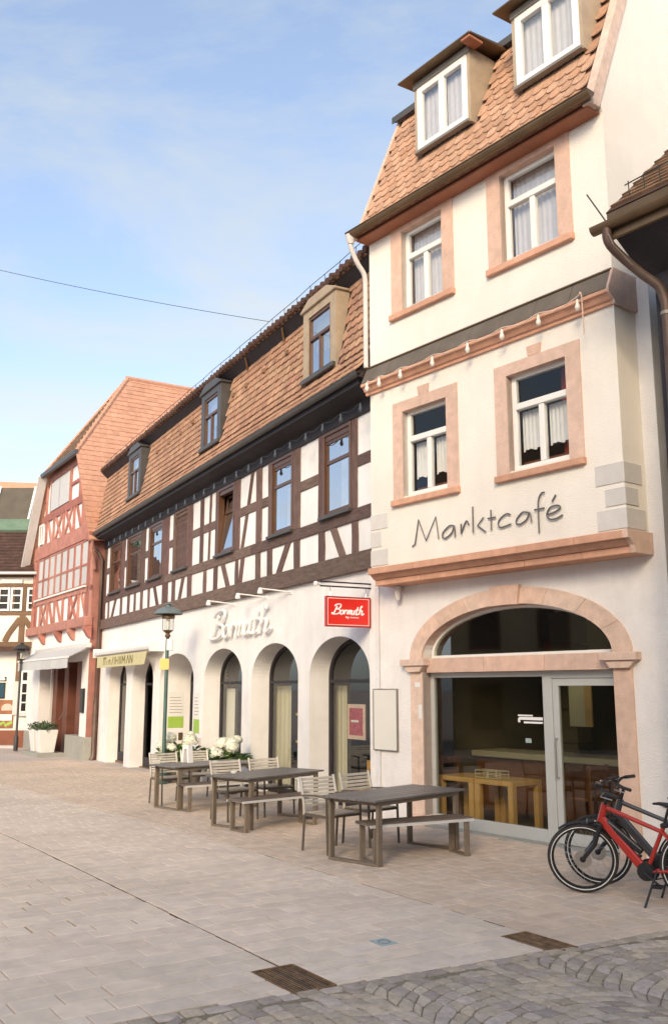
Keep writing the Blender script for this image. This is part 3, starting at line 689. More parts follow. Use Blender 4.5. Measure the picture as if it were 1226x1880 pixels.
# upper cornice: sloped sheet panels over a moulded string course
n = 8
for i in range(n):
    a = -0.92 + (3.86 + 0.92) * i / n; b = -0.92 + (3.86 + 0.92) * (i + 1) / n
    g = MB(); g.prism([(YB - 0.02, 7.205), (YB - 0.155, 6.915), (YB, 6.915), (YB, 7.205)], lambda y, z, d: (d, y, z), a + 0.003, b - 0.006); g.build('roof_sheet', 'sheet_brown', cafe, bevel=0.004)
box('flashing', 'copper_brown', cafe, -0.92, 3.86, YB - 0.045, YB + 0.02, 7.19, 7.215, 0.003)
g = MB(); g.prism([(YB - 0.15, 6.91), (YB - 0.15, 6.865), (YB - 0.11, 6.855), (YB - 0.07, 6.79), (YB - 0.04, 6.775), (YB - 0.04, 6.735), (YB, 6.735), (YB, 6.91)], lambda y, z, d: (d, y, z), -0.93, 3.845); g.build('string_course', 'sandstone_red', cafe)
g = MB(); g.prism([(YB - 0.16, 6.91), (YB - 0.03, 7.21), (0.02, 7.21), (0.02, 6.73), (YB - 0.04, 6.73), (YB - 0.05, 6.78), (YB - 0.155, 6.86)], lambda y, z, d: (d, y, z), 3.8465, 3.885); g.build('cornice_end', 'sandstone', cafe)
# quoins
for (a, b, z0, z1, ret) in ((3.43, 3.852, 4.455, 4.715, 0.36), (3.56, 3.852, 4.18, 4.40, 0.26), (3.43, 3.852, 3.89, 4.145, 0.40)):
    box('quoin', 'quoin', cafe, a, b, YB - 0.012, YB + ret, z0, z1, 0.006)
for (a, b, z0, z1) in ((-0.872, -0.455, 4.475, 4.725), (-0.872, -0.605, 4.195, 4.445), (-0.872, -0.455, 3.895, 4.15)):
    box('quoin', 'quoin', cafe, a, b, YB - 0.012, YB + 0.2, z0, z1, 0.006)
# lettering: bent iron
STR = [[(0.118, 4.102), (0.18, 4.137), (0.264, 4.494), (0.419, 4.159), (0.633, 4.488), (0.68, 4.157)], [(1.013, 4.296), (0.911, 4.314), (0.782, 4.236), (0.766, 4.167), (0.836, 4.148), (0.949, 4.204), (1.007, 4.287), (1.016, 4.139)], [(1.14, 4.314), (1.14, 4.163)], [(1.141, 4.179), (1.212, 4.298), (1.254, 4.338), (1.292, 4.277)], [(1.373, 4.523), (1.37, 4.152)], [(1.57, 4.34), (1.457, 4.241), (1.601, 4.138)], [(1.712, 4.428), (1.711, 4.146)], [(1.652, 4.315), (1.794, 4.312)], [(2.058, 4.313), (1.986, 4.329), (1.872, 4.273), (1.839, 4.202), (1.892, 4.156), (2.064, 4.18)], [(2.368, 4.295), (2.274, 4.309), (2.176, 4.239), (2.161, 4.176), (2.231, 4.156), (2.34, 4.206), (2.391, 4.292), (2.419, 4.158)], [(2.649, 4.519), (2.599, 4.514), (2.549, 4.434), (2.536, 4.27), (2.537, 3.995)], [(2.473, 4.311), (2.638, 4.313)], [(2.674, 4.222), (2.797, 4.231), (2.895, 4.279), (2.846, 4.317), (2.735, 4.304), (2.674, 4.222), (2.715, 4.156), (2.826, 4.146), (2.926, 4.179)], [(2.832, 4.457), (2.768, 4.377)]]
sharp = {0, 5}
GROUPS = [[0], [1], [2, 3], [4, 5], [6, 7], [8], [9], [10, 11], [12, 13]]
for grp in GROUPS:
    g = MB()
    for i in grp:
        pts = [(x, YB - 0.03, z) for x, z in STR[i]]
        if len(pts) > 2 and i not in sharp: pts = smooth_path(pts, 5)
        g.tube(pts, 0.011, 6)
    g.build('letter', 'letter_iron', cafe, smooth=True)
# roof: eaves, gutter, scalloped tiles, dormers
box('soffit', 'copper_red', cafe, -0.90, 3.80, -0.70, YB + 0.02, 9.405, 9.44)
g = MB(); g.prism([(YB - 0.002, 9.40), (-0.73, 9.49), (-0.73, 9.53), (YB, 9.53)], lambda y, z, d: (d, y, z), -0.90, 3.735); g.build('eaves_board', 'copper_red', cafe)
g = MB(); prof = [(-0.735 - 0.075 * math.cos(t) - 0.07, 9.53 - 0.09 * math.sin(t)) for t in [math.pi * k / 8 for k in range(9)]]
prof2 = [(y * 1.0 + (0.006 if y > -0.8 else -0.006) * 0 , z) for y, z in prof]
for (ya, za), (yb, zb) in zip(prof, prof[1:]): g.quad((-0.98, ya, za), (3.93, ya, za), (3.93, yb, zb), (-0.98, yb, zb))
g.add([(3.93, y, z) for y, z in prof], [tuple(range(9))]); g.add([(-0.98, y, z) for y, z in prof], [tuple(range(9))])
g.tube([(-0.98, prof[0][0], 9.53), (3.93, prof[0][0], 9.53)], 0.012, 6)
g.build('gutter', 'copper_brown', cafe, smooth=True)
dp = smooth_path([(-0.93, -0.80, 9.47), (-0.94, -0.79, 9.30), (-0.93, -0.66, 9.05), (-0.92, -0.52, 8.88), (-0.92, -0.49, 8.70)], 5) + [Vector((-0.92, -0.49, 7.22))]
g = MB().tube(dp, 0.042, 10); g.lathe([(0.09, 9.50), (0.075, 9.42), (0.052, 9.34)], (-0.93, -0.80, 0), 12); g.build('downpipe', 'quoin', cafe, smooth=True)
dirv = Vector((0, roof_off(9.5) - roof_off(10.5), 1.0)).normalized()     # up the slope
nrm = Vector((0, -dirv.z, dirv.y))
g = MB(); q0 = Vector((0, -roof_off(9.46), 9.46)); q1 = Vector((0, -roof_off(ZB), ZB))
g.quad((-0.88, q0.y, q0.z), (3.76, q0.y, q0.z), (3.76, q1.y, q1.z), (-0.88, q1.y, q1.z)); roof = g.build('roof', 'tile_dark', cafe)
def scallop(w, l, t=0.016):
    pts = [(-w / 2, l), (-w / 2, 0.07), (-w * 0.40, 0.028), (-w * 0.2, 0.004), (0, -0.004), (w * 0.2, 0.004), (w * 0.40, 0.028), (w / 2, 0.07), (w / 2, l)]
    g = MB(); n = len(pts); g.add([(x, y, 0) for x, y in pts] + [(x, y, -t) for x, y in pts], [tuple(range(n))] + [(i, i + n, i + 1 + n, i + 1) for i in range(n - 1)])
    return g
TW, TE = 0.195, 0.178
tm = [scallop(TW - 0.006 - 0.004 * k, 0.30).mesh('tile', 'tile') for k in range(3)]
DORM = [(0.22, 1.46), (2.32, 3.56)]; DZ0, DZ1, DY = 10.60, 11.86, -0.36
rows = int((ZB - 9.47) / dirv.z / TE)
Xv = Vector((1, 0, 0)); base = Vector((0, -roof_off(9.47), 9.47)) + nrm * 0.02
for r_ in range(rows):
    for c in range(25):
        x = -0.86 + (c + (0.5 if r_ % 2 else 0.0)) * TW
        if x > 3.70 or x < -0.84: continue
        p = base + dirv * (r_ * TE); zc = p.z + 0.12
        if any(a - 0.05 < x < b + 0.05 and DZ0 - 0.02 < zc < 12.3 for a, b in DORM): continue
        tilt = RND.gauss(0.10, 0.012)
        Yv = (dirv * math.cos(tilt) - nrm * math.sin(tilt)).normalized(); Zv = Xv.cross(Yv)
        mm = Matrix((Xv, Yv, Zv)).transposed().to_4x4(); mm.translation = p + nrm * 0.022 + Xv * (x + RND.gauss(0, 0.003))
        inst('tile', tm[RND.randrange(3)], cafe, mtx=mm @ Matrix.Rotation(RND.gauss(0, 0.012), 4, 'Z'))
g = MB(); yb = -roof_off(ZB)
g.prism([(yb - 0.14, ZB - 0.03), (yb - 0.14, ZB + 0.05), (4.2, ZB + 1.75), (4.2, ZB + 1.65)], lambda y, z, d: (d, y, z), -0.95, 3.55); g.build('upper_roof', 'tile_brown', cafe)
box('upper_fascia', 'zinc_dark', cafe, -0.95, 3.72, yb - 0.155, yb - 0.1405, ZB - 0.06, ZB + 0.06)
for k, (a, b) in enumerate(DORM):
    depth = 1.25
    g = MB()
    for x in (a, b - 0.06): g.prism([(DY, DZ0 - 0.02), (DY, DZ1), (yb + 0.35, DZ1), (-roof_off(DZ0) + 0.05, DZ0 - 0.02)], lambda y, z, d: (d, y, z), x, x + 0.06)
    dmr = g.build('dormer', 'dormer_clad_lit_zinc', cafe)
    g = MB(); rect_frame(g, a + 0.06, b - 0.06, DZ0 + 0.02, DZ1 - 0.10, 0.11, DY - 0.012, DY + 0.07); xm = (a + b) / 2; g.box(xm - 0.06, xm + 0.06, DY - 0.012, DY + 0.07, DZ0 + 0.13, DZ1 - 0.21)
    g.build('frame', 'frame_white', dmr, bevel=0.008)
    for (p, q) in ((a + 0.13, xm - 0.05), (xm + 0.05, b - 0.13)):
        box('pane', 'pane_up', dmr, p, q, DY + 0.03, DY + 0.035, DZ0 + 0.11, DZ1 - 0.19)
        zt = DZ1 - 0.19; curtain_mb(p - 0.04, q + 0.04, DZ0 + 0.05, zt + 0.03, DY + 0.13, 0.012, 5).build('curtain', 'curtain', dmr, smooth=True)
    box('backing', 'int_wall', dmr, a + 0.06, b - 0.06, 0.3, 0.32, DZ0, DZ1)
    g = MB(); g.prism([(DY - 0.22, DZ1 + 0.01), (DY - 0.22, DZ1 + 0.05), (yb + 0.5, DZ1 + 0.24), (yb + 0.5, DZ1 + 0.16)], lambda y, z, d: (d, y, z), a - 0.18, b + 0.22); g.build('dormer_roof', 'copper_brown', dmr, bevel=0.01)
    box('fascia', 'zinc', dmr, a - 0.01, b + 0.01, DY - 0.03, DY + 0.06, DZ1 - 0.10, DZ1 + 0.012, 0.005); box('eaves_end', 'copper_red', dmr, b + 0.02, b + 0.20, DY - 0.20, DY + 0.10, DZ1 - 0.035, DZ1 + 0.012, 0.005)
    box('sill', 'zinc', dmr, a + 0.02, b - 0.02, DY - 0.05, DY + 0.05, DZ0 - 0.03, DZ0 + 0.018, 0.004)
# bulbs strung along the upper cornice
sl = thing('string_light', 'string of pale bulbs draped along the white house cornice', 'string light', FA.w(1.5, 0.62, 6.8), FA.rz)
bx = [-0.70, -0.40, 0.1, 0.81, 1.53, 2.18, 2.82, 3.45]
o = Vector((1.5, -0.62, 6.8)); cable = []
for a, b in zip(bx, bx[1:]): cable += [(a - o.x, -0.035, 6.90 - o.z), ((a + b) / 2 - o.x, -0.04, 6.90 - o.z - 0.055)]
cable += [(3.45 - o.x, -0.035, 0.12), (3.50 - o.x, -0.04, 0.16), (3.53 - o.x, -0.05, 0.02), (3.53 - o.x, -0.05, -0.42)]
MB().tube(smooth_path(cable, 4), 0.009, 5).build('cable', 'sandstone_pale', sl, smooth=True)
bm_ = MB().lathe([(0.012, 0.06), (0.022, 0.03), (0.022, 0.0), (0.034, -0.03), (0.036, -0.06), (0.022, -0.09), (0.004, -0.10)], (0, 0, 0), 10).mesh('bulb', 'bulb', smooth=True)
for x in bx: inst('bulb', bm_, sl, (x - o.x, -0.04, 6.82 - o.z))
# notice board by the arch, small fittings
nb = thing('notice_board', 'blank cream notice board on the white wall left of the sandstone arch', 'notice board', FA.w(-1.05, 0, 1.04), FA.rz)
box('panel', 'board', nb, -0.27, 0.27, -0.035, -0.001, 0.01, 0.94); g = MB(); rect_frame(g, -0.285, 0.285, 0, 0.955, 0.012, -0.042, -0.001); g.build('frame', 'zinc', nb)
pn = thing('paper_notice', 'two weathered paper scraps stuck on the left pilaster', 'notice', FA.w(-0.3, 0.031, 1.5), FA.rz)
box('sheet', 'paper', pn, 0.02, 0.10, -0.004, -0.0005, 0.05, 0.26); box('scrap', 'paper', pn, -0.05, 0.06, -0.004, -0.0005, 0.52, 0.59)
cl = thing('wall_spotlight', 'small beige downlight under the left end of the red cornice', 'wall light', FA.w(-0.62, 0.12, 3.40), FA.rz)
MB().lathe([(0.035, -0.03), (0.045, 0.0), (0.06, 0.19), (0.03, 0.2)], (0, 0, 0), 12).build('housing', 'quoin', cl, smooth=True)
box('arm', 'quoin', cl, -0.02, 0.02, 0.0, 0.12, 0.13, 0.17)
# ---- furniture inside the cafe
ct = thing('bar_counter', 'long bar counter with pale top inside the cafe', 'counter', FA.w(1.3, -2.2, 0), FA.rz)
box('front_panel', 'int_wood', ct, -2.5, 2.6, 0.0, 0.6, 0.0, 0.86); box('top', 'counter_top', ct, -2.52, 2.65, -0.12, 0.7, 0.862, 0.96, 0.01)
for i in range(9): box('panel_strip', 'int_wood', ct, -2.38 + i * 0.6, -2.34 + i * 0.6, -0.015, -0.001, 0.05, 0.83)
def cafe_table(x, lab):
    t = thing('wooden_table', lab, 'table', FA.w(x, -0.72, 0), FA.rz, 'pale wooden tables inside the cafe')
    box('table_top', 'pale_wood', t, -0.365, 0.365, -0.32, 0.32, 0.63, 0.70, 0.006)
    for a in (-1, 1):
        for b in (-1, 1): box('leg', 'pale_wood', t, a * 0.365 - (0.09 if a > 0 else 0), a * 0.365 + (0.09 if a < 0 else 0), b * 0.32 - (0.09 if b > 0 else 0), b * 0.32 + (0.09 if b < 0 else 0), 0, 0.629, 0.004)
    return t
cafe_table(0.03, 'pale wooden table behind the shop window, nearer the left pilaster'); cafe_table(0.79, 'pale wooden table behind the shop window, nearer the glass door')
def wood_chair(x, off, rz, lab):
    t = thing('wooden_chair', lab, 'chair', FA.w(x, off, 0), FA.rz + rz, 'brown wooden chairs inside the cafe')
    box('seat', 'int_wood', t, -0.21, 0.21, -0.21, 0.21, 0.42, 0.46, 0.008)
    for a in (-1, 1):
        box('leg', 'int_wood', t, a * 0.19 - 0.02, a * 0.19 + 0.02, -0.21, -0.17, 0, 0.419); box('leg', 'int_wood', t, a * 0.19 - 0.02, a * 0.19 + 0.02, 0.17, 0.21, 0, 0.92)
    for z in (0.62, 0.82): box('back_rail', 'int_wood', t, -0.17, 0.17, 0.175, 0.20, z, z + 0.09)
wood_chair(-0.62, -1.15, rad(90), 'dark wooden chair at the left edge of the shop window'); wood_chair(1.62, -1.5, rad(-90), 'wooden chair beside the right pale table'); wood_chair(2.55, -1.7, rad(20), 'wooden chair behind the glass door')
for x, lab in ((0.55, 'low wire basket on the left pale table'), (0.80, 'low wire basket on the right pale table')):
    t = thing('wire_basket', lab, 'basket', FA.w(x - 0.10, -0.62, 0.70), FA.rz, 'wire baskets on the cafe tables')
    for z in (0.01, 0.06, 0.11): MB().tube([(-0.12, -0.09, z), (0.12, -0.09, z), (0.12, 0.09, z), (-0.12, 0.09, z)], 0.006, 5, True).build('hoop', 'counter_top', t)
    g = MB()
    for a in (-0.12, 0.12):
        for b in (-0.09, 0.09): g.tube([(a, b, 0.0), (a, b, 0.115)], 0.005, 5)
    g.build('post', 'counter_top', t)
t = thing('hanging_blind', 'cream paper blind hanging behind the glass door', 'blind', FA.w(1.55, -1.5, 1.45), FA.rz); box('panel', 'blind_cream', t, -0.2, 0.08, 0, 0.02, 0, 0.64); box('fold', 'curtain_gold', t, 0.08, 0.2, 0.0, 0.03, 0.0, 0.64)
t = thing('pillar', 'grey stone pillar in the cafe seen through the shop window', 'pillar', FA.w(0.15, -2.9, 0), FA.rz); 
for i in range(6): box('block', 'int_wall', t, -0.25, 0.25, 0, 0.4, 0.005 + i * 0.55, 0.545 + i * 0.55, 0.01)
t = thing('photo_frame', 'tilted picture frame standing on the bar counter', 'picture frame', FA.w(2.02, -2.25, 0.965), FA.rz + 0.2)
box('mount', 'paper', t, -0.12, 0.12, 0.0, 0.02, 0.0, 0.30); box('picture', 'lime', t, -0.08, 0.08, -0.004, -0.0005, 0.05, 0.25)
t = thing('napkin_stack', 'fan of white napkins on the bar counter', 'napkins', FA.w(2.62, -2.3, 0.965), FA.rz)
for i in range(4): box('napkin', 'paper', t, -0.10 + i * 0.05, -0.05 + i * 0.05, -0.04 + 0.01 * i, 0.06, 0, 0.19 - 0.02 * i)
t = thing('red_curtain', 'dark red drape at the back of the cafe', 'curtain', FA.w(-0.9, -4.2, 0.9), FA.rz); curtain_mb(-0.35, 0.35, 0, 2.0, 0, 0.04, 5).build('cloth', 'drape_red', t, smooth=True)
# ------------------------------------------------------------------ long half-timbered house
hb = thing('half_timbered_house', 'long half-timbered house with brown beams, white arcaded ground floor and tiled roof', 'house', FB.o, FB.rz)
ARCH = [(-2.43, -0.18, 0.42), (-5.20, -2.92, 0.42), (-8.15, -5.75, 0.42), (-11.72, -8.93, 0.90), (-14.46, -12.33, 0.42), (-17.20, -15.10, 0.38)]
afn = [arch(a, b, 2.22, 0.68) for a, b, d in ARCH]
wall_mb(-18.45, 0.14, -0.8, 3.97, [(a, b, -0.8, f, d) for (a, b, d), f in zip(ARCH, afn)], 0.0).build('ground_floor_wall', 'plaster_b', hb)
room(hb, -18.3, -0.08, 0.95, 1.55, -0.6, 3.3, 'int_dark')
fl_ = MB().box(-18.3, 0.0, 0.30, 3.6, -0.9, -0.25); fl_.build('shop_floor', 'int_floor', hb)
for (a, b, d), f in zip(ARCH, afn):
    n = 24; c = (a + b) / 2; h = (b - a) / 2
    # partition behind each opening so that the glazing stands in a lining
    g = MB()
    for (q0, q1) in ((a - 0.25, a), (b, b + 0.25)): g.box(q0, q1, d, d + 0.05, -0.6, 2.9)
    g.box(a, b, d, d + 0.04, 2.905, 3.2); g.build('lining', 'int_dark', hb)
    po = [(c + h * math.cos(math.pi * i / n), 2.22 + 0.68 * math.sin(math.pi * i / n)) for i in range(n + 1)]
    pi_ = [(c + (h - 0.07) * math.cos(math.pi * i / n), 2.22 + 0.61 * math.sin(math.pi * i / n)) for i in range(n + 1)]
    g = MB()
    for k in range(n): g.prism([pi_[k], pi_[k + 1], po[k + 1], po[k]], lambda q, z, e: (q, e, z), d - 0.02, d + 0.05)
    g.box(a, a + 0.07, d - 0.02, d + 0.05, -0.5, 2.22); g.box(b - 0.07, b, d - 0.02, d + 0.05, -0.5, 2.22); g.box(a + 0.07, b - 0.07, d - 0.02, d + 0.05, 2.10, 2.16); g.box(a + 0.07, b - 0.07, d - 0.02, d + 0.05, -0.5, 0.02)
    fr = g.build('arched_window', 'timber_dark', hb)
    gp = MB(); gp.add([(x, d + 0.015, z) for x, z in pi_] + [(a + 0.07, d + 0.015, 0.02), (b - 0.07, d + 0.015, 0.02)], [tuple(range(n + 1)) + (n + 1, n + 2)]); gp.build('pane', 'pane_shop', fr)
# blinds and displays behind the arches
for (x0, x1, y, z0, z1, m) in ((-2.85, -2.12, 0.62, -0.2, 2.05, 'blind_cream'), (-5.62, -4.55, 0.62, -0.2, 2.05, 'blind_cream'), (-8.2, -7.65, 0.6, -0.2, 2.0, 'paper'), (-14.35, -13.2, 0.8, -0.3, 2.2, 'int_dark'), (-17.1, -15.5, 0.6, -0.3, 2.4, 'curtain_gold')):
    curtain_mb(x0, x1, z0, z1, y, 0.012, 5).build('blind', m, hb, smooth=True)
box('shop_shelf', 'pale_wood', hb, -4.6, -3.9, 0.75, 1.0, 0.9, 0.95); box('shop_shelf', 'pale_wood', hb, -4.6, -3.9, 0.75, 1.0, 1.45, 1.5)
pf = thing('poster', 'framed dark red poster in the arched window beside the notice board', 'poster', FB.w(-1.78, -0.62, 1.10), FB.rz)
box('mount', 'sandstone_pale', pf, -0.32, 0.32, 0.0, 0.02, 0, 0.62); box('print', 'poster_red', pf, -0.25, 0.25, -0.004, -0.0005, 0.07, 0.55); box('caption', 'paper', pf, -0.18, 0.1, -0.007, -0.0045, 0.30, 0.34)
for q, (x, off, lab) in enumerate(((-1.95, -0.90, 'pale wooden chair inside the rightmost arched window'), (-4.15, -0.8, 'white stool inside the second arched window'))):
    t = thing('shop_chair', lab, 'chair', FB.w(x, off, -0.25), FB.rz); m_ = 'pale_wood' if q == 0 else 'white_paint'
    box('seat', m_, t, -0.22, 0.22, -0.2, 0.2, 0.44, 0.48, 0.01)
    for a in (-1, 1):
        for b in (-1, 1): box('leg', m_, t, a * 0.18 - 0.02, a * 0.18 + 0.02, b * 0.17 - 0.02, b * 0.17 + 0.02, 0, 0.439 if b < 0 or q else 0.95)
    if q == 0: box('back_rail', m_, t, -0.16, 0.16, 0.155, 0.185, 0.80, 0.95)
# --- timber frame
def timber(x0, x1, z0, z1, m='timber', y0=-0.03, y1=0.07, name='timber'):
    if name != 'timber': return box(name, m, hb, x0, x1, y0, y1, z0, z1, 0.008)
    j = lambda: RND.gauss(0, 0.009)                # hewn posts are never quite straight
    zm_ = (z0 + z1) / 2; g = MB(); c1, c2 = j(), j()
    g.prism([(x0 + j(), z0), (x1 + j(), z0), (x1 + c1, zm_), (x1 + j(), z1), (x0 + j(), z1), (x0 + c2, zm_)], lambda q, z, e: (q, e, z), y0 + RND.uniform(-0.004, 0.004), y1)
    return g.build(name, m, hb, bevel=0.007)
def brace(xa, za, xb, zb, w=0.15, y=-0.026, parent=None, m='timber', y1=0.05):
    d = Vector((xb - xa, 0, zb - za)).normalized(); s_ = w / 2 / max(0.25, abs(d.z))
    g = MB(); g.prism([(xa - s_, za), (xa + s_, za), (xb + s_, zb), (xb - s_, zb)], lambda q, z, e: (q, e, z), y, y1); return g.build('brace', m, parent or hb)
def panel(x0, x1, z0, z1, parent=None, m='infill', y=0.0):
    e = 0.004; return box('panel', m, parent or hb, x0 - 0.01, x1 + 0.01, y + RND.uniform(-0.003, 0.003), y + 0.05, z0 - 0.01, z1 + 0.01)
for a, b in ((-18.45, -12.3), (-12.3, -6.1), (-6.1, 0.14)):
    timber(a + 0.002, b - 0.002, 3.955, 4.28, 'timber_h', -0.10, 0.1, 'sill_beam'); timber(a + 0.8 if a > -18 else a, b + (0.8 if b < 0 else 0) - 0.004, 4.85, 5.07, 'timber_h', -0.036, 0.06, 'rail'); timber(a + 0.4 if a > -18 else a, b + (0.4 if b < 0 else 0) - 0.004, 6.70, 6.95, 'timber_dark', -0.05, 0.08, 'wall_plate')
UP = [(-0.74, -0.54), (-2.04, -1.85), (-3.17, -2.86), (-4.41, -4.26), (-5.06, -4.78), (-6.34, -6.03), (-7.58, -7.42), (-8.67, -8.46), (-9.58, -9.28), (-10.86, -10.72), (-11.80, -11.25), (-13.20, -13.05), (-13.92, -13.55), (-15.60, -15.42), (-16.22, -15.85), (-17.72, -17.52), (-18.45, -18.15)]
for a, b in UP: timber(a, b, 5.071, 6.699)
for a, b in [(-0.54, 0.14), (-2.86, -2.04), (-4.78, -4.41), (-6.03, -5.06), (-8.46, -7.58), (-9.28, -8.67), (-11.25, -10.86), (-13.55, -13.20), (-15.85, -15.60), (-18.15, -17.72)]:
    zr = RND.uniform(-0.01, 0.01); timber(a + 0.002, b - 0.002, 5.79 + zr, 5.995 + zr, 'timber_h', -0.024, 0.06, 'rail'); panel(a, b, 5.07, 5.79); panel(a, b, 5.99, 6.70)
brace(-5.30, 6.698, -5.52, 5.99, 0.13); brace(-5.60, 5.79, -5.86, 5.072, 0.13); brace(-7.95, 6.698, -8.02, 5.072, 0.1)
LOWT = [(-0.745, -0.54), (-2.03, -1.80), (-3.11, -2.86), (-4.43, -4.20), (-5.05, -4.83), (-6.25, -6.08), (-7.63, -7.40), (-8.37, -8.17), (-9.56, -9.28), (-10.86, -10.60), (-11.73, -11.24), (-13.10, -12.96), (-13.89, -13.66), (-14.59, -14.41), (-15.32, -15.11), (-16.20, -15.98), (-17.75, -17.60), (-18.45, -18.15)]
for a, b in LOWT: timber(a, b, 4.281, 4.849)
edges = [0.14] + [e for t in LOWT for e in (t[1], t[0])]
for b, a in zip(edges[0::2], edges[1::2]): panel(a, b, 4.28, 4.85)
for xa, xb in ((-1.45, -1.08), (-3.40, -3.86), (-5.80, -5.95), (-7.05, -6.68), (-9.93, -10.22), (-12.50, -12.15), (-16.80, -17.22)): brace(xa, 4.849, xb, 4.281, 0.19)
# windows of the timbered storey
BW = [(-1.85, -0.74), (-4.26, -3.17), (-7.42, -6.34), (-10.72, -9.58), (-13.05, -11.80), (-15.42, -13.92), (-17.52, -16.22)]
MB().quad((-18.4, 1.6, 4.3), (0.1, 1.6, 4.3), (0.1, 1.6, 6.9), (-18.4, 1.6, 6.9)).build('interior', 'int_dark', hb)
g = MB(); g.quad((-18.4, 0.07, 6.9), (0.1, 0.07, 6.9), (0.1, 1.6, 6.9), (-18.4, 1.6, 6.9)); g.quad((-18.4, 0.07, 4.3), (0.1, 0.07, 4.3), (0.1, 1.6, 4.3), (-18.4, 1.6, 4.3)); g.build('interior', 'int_wall', hb)
for i, (a, b) in enumerate(BW):
    z0, z1 = 5.075, 6.695; w = 0.07
    g = MB(); rect_frame(g, a, b, z0, z1, w, -0.042, 0.12); g.box(a + w, b - w, -0.015, 0.12, z1 - w - 0.10, z1 - w)
    wn = g.build('window', 'frame_brown' if i != 3 else 'timber', hb, bevel=0.006)
    x0, x1, zz0, zz1 = a + w, b - w, z0 + w, z1 - w - 0.10; zt = zz0 + (zz1 - zz0) * 0.70; f = 0.055; tilt = 0.0
    g = MB(); c0 = MB()
    rect_frame(g, x0, x1, zz0, zz1, f, 0.0, 0.05); g.box(x0 + f, x1 - f, -0.008, 0.05, zt - 0.03, zt + 0.03)
    pn_ = [(x0 + f - 0.01, x1 - f + 0.01, zz0 + f - 0.01, zt - 0.025), (x0 + f - 0.01, x1 - f + 0.01, zt + 0.025, zz1 - f + 0.01)]
    if i == 2: xf = Matrix.Translation((0, 0.1, zz0)) @ Matrix.Rotation(-0.13, 4, 'X') @ Matrix.Translation((0, -0.1, -zz0))
    else: xf = None
    if i == 3:                                     # shutter let down
        for k in range(26): box('shutter_slat', 'timber', wn, x0, x1, 0.01, 0.02 + 0.004 * (k % 2), zz0 + k * (zz1 - zz0) / 26, zz0 + (k + 0.93) * (zz1 - zz0) / 26)
    else:
        sh = g.build('sash', 'frame_brown', wn, xf=xf)
        for (p, q, r, s_) in pn_: MB().box(p, q, 0.02, 0.025, r, s_).build('pane', 'pane_sky', wn, xf=xf)
        if i in (1,): curtain_mb(x0 + 0.05, x1 - 0.05, zz0, zt + 0.02, 0.30, 0.02, 7).build('curtain', 'curtain_gold', wn, smooth=True)
        elif i == 0: curtain_mb(x0 + 0.05, x0 + 0.3, zz0, zz1, 0.30, 0.02, 3).build('curtain', 'curtain', wn, smooth=True)
        elif i > 3: curtain_mb(x0, x1, zz0, zz1, 0.26, 0.015, 8).build('curtain', 'curtain', wn, smooth=True)
    box('sill', 'zinc_dark', wn, a - 0.04, b + 0.04, -0.12, -0.046, z0 - 0.035, z0 + 0.02, 0.004)
# --- eaves, gutter
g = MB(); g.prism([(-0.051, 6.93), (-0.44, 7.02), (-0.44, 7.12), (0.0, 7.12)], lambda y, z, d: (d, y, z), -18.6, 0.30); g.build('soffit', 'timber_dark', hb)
g = MB(); prof = [(-0.515 - 0.075 * math.cos(t), 7.165 - 0.085 * math.sin(t)) for t in [math.pi * k / 8 for k in range(9)]]
for (ya, za), (yb_, zb) in zip(prof, prof[1:]): g.quad((-18.75, ya, za), (0.45, ya, za), (0.45, yb_, zb), (-18.75, yb_, zb))
g.add([(-18.75, y, z) for y, z in prof], [tuple(range(9))]); g.tube([(-18.75, -0.59, 7.165), (0.45, -0.59, 7.165)], 0.01, 6); g.build('gutter', 'zinc_dark', hb, smooth=True)
box('fascia', 'timber_dark', hb, -18.6, 0.30, -0.449, -0.4405, 7.00, 7.19)
MB().tube(smooth_path([(-18.55, -0.51, 7.1), (-18.55, -0.5, 6.85), (-18.42, -0.24, 6.55), (-18.40, -0.13, 6.3)], 5) + [Vector((-18.40, -0.13, 1.6))], 0.055, 8).build('downpipe', 'pipe_copper', hb, smooth=True)
MB().tube([(-18.40, -0.13, 1.6), (-18.40, -0.13, -0.2), (-18.38, -0.2, -0.33)], 0.075, 8).build('downpipe_foot', 'pipe_copper', hb, smooth=True)
# --- roof: flared lower slope with plain tiles
RP = smooth_path([(0, -0.53, 7.20), (0, -0.36, 7.50), (0, -0.23, 7.95), (0, -0.12, 8.55), (0, -0.02, 9.22)], 8)
g = MB()
for p, q in zip(RP, RP[1:]): g.quad((-18.6, p.y + 0.02, p.z - 0.02), (0.4, p.y + 0.02, p.z - 0.02), (0.4, q.y + 0.02, q.z), (-18.6, q.y + 0.02, q.z))
g.build('roof', 'tile_dark', hb)
arc = [0.0]
for p, q in zip(RP, RP[1:]): arc.append(arc[-1] + (q - p).length)
def at_arc(t):
    for k in range(len(arc) - 1):
        if t <= arc[k + 1]:
            u = (t - arc[k]) / (arc[k + 1] - arc[k]); return RP[k].lerp(RP[k + 1], u), (RP[k + 1] - RP[k]).normalized()
    return RP[-1], (RP[-1] - RP[-2]).normalized()
DB = [(-2.16, -0.80), (-8.02, -6.66), (-14.78, -13.40)]; BZ0, BZ1 = 7.74, 9.16
TWB, TEB = 0.20, 0.165
flat = [scallop(TWB - 0.006, 0.26, 0.018).mesh('tile', 'tile_b') for k in range(1)]
fv = scallop(TWB - 0.006, 0.26, 0.018)
tl = []
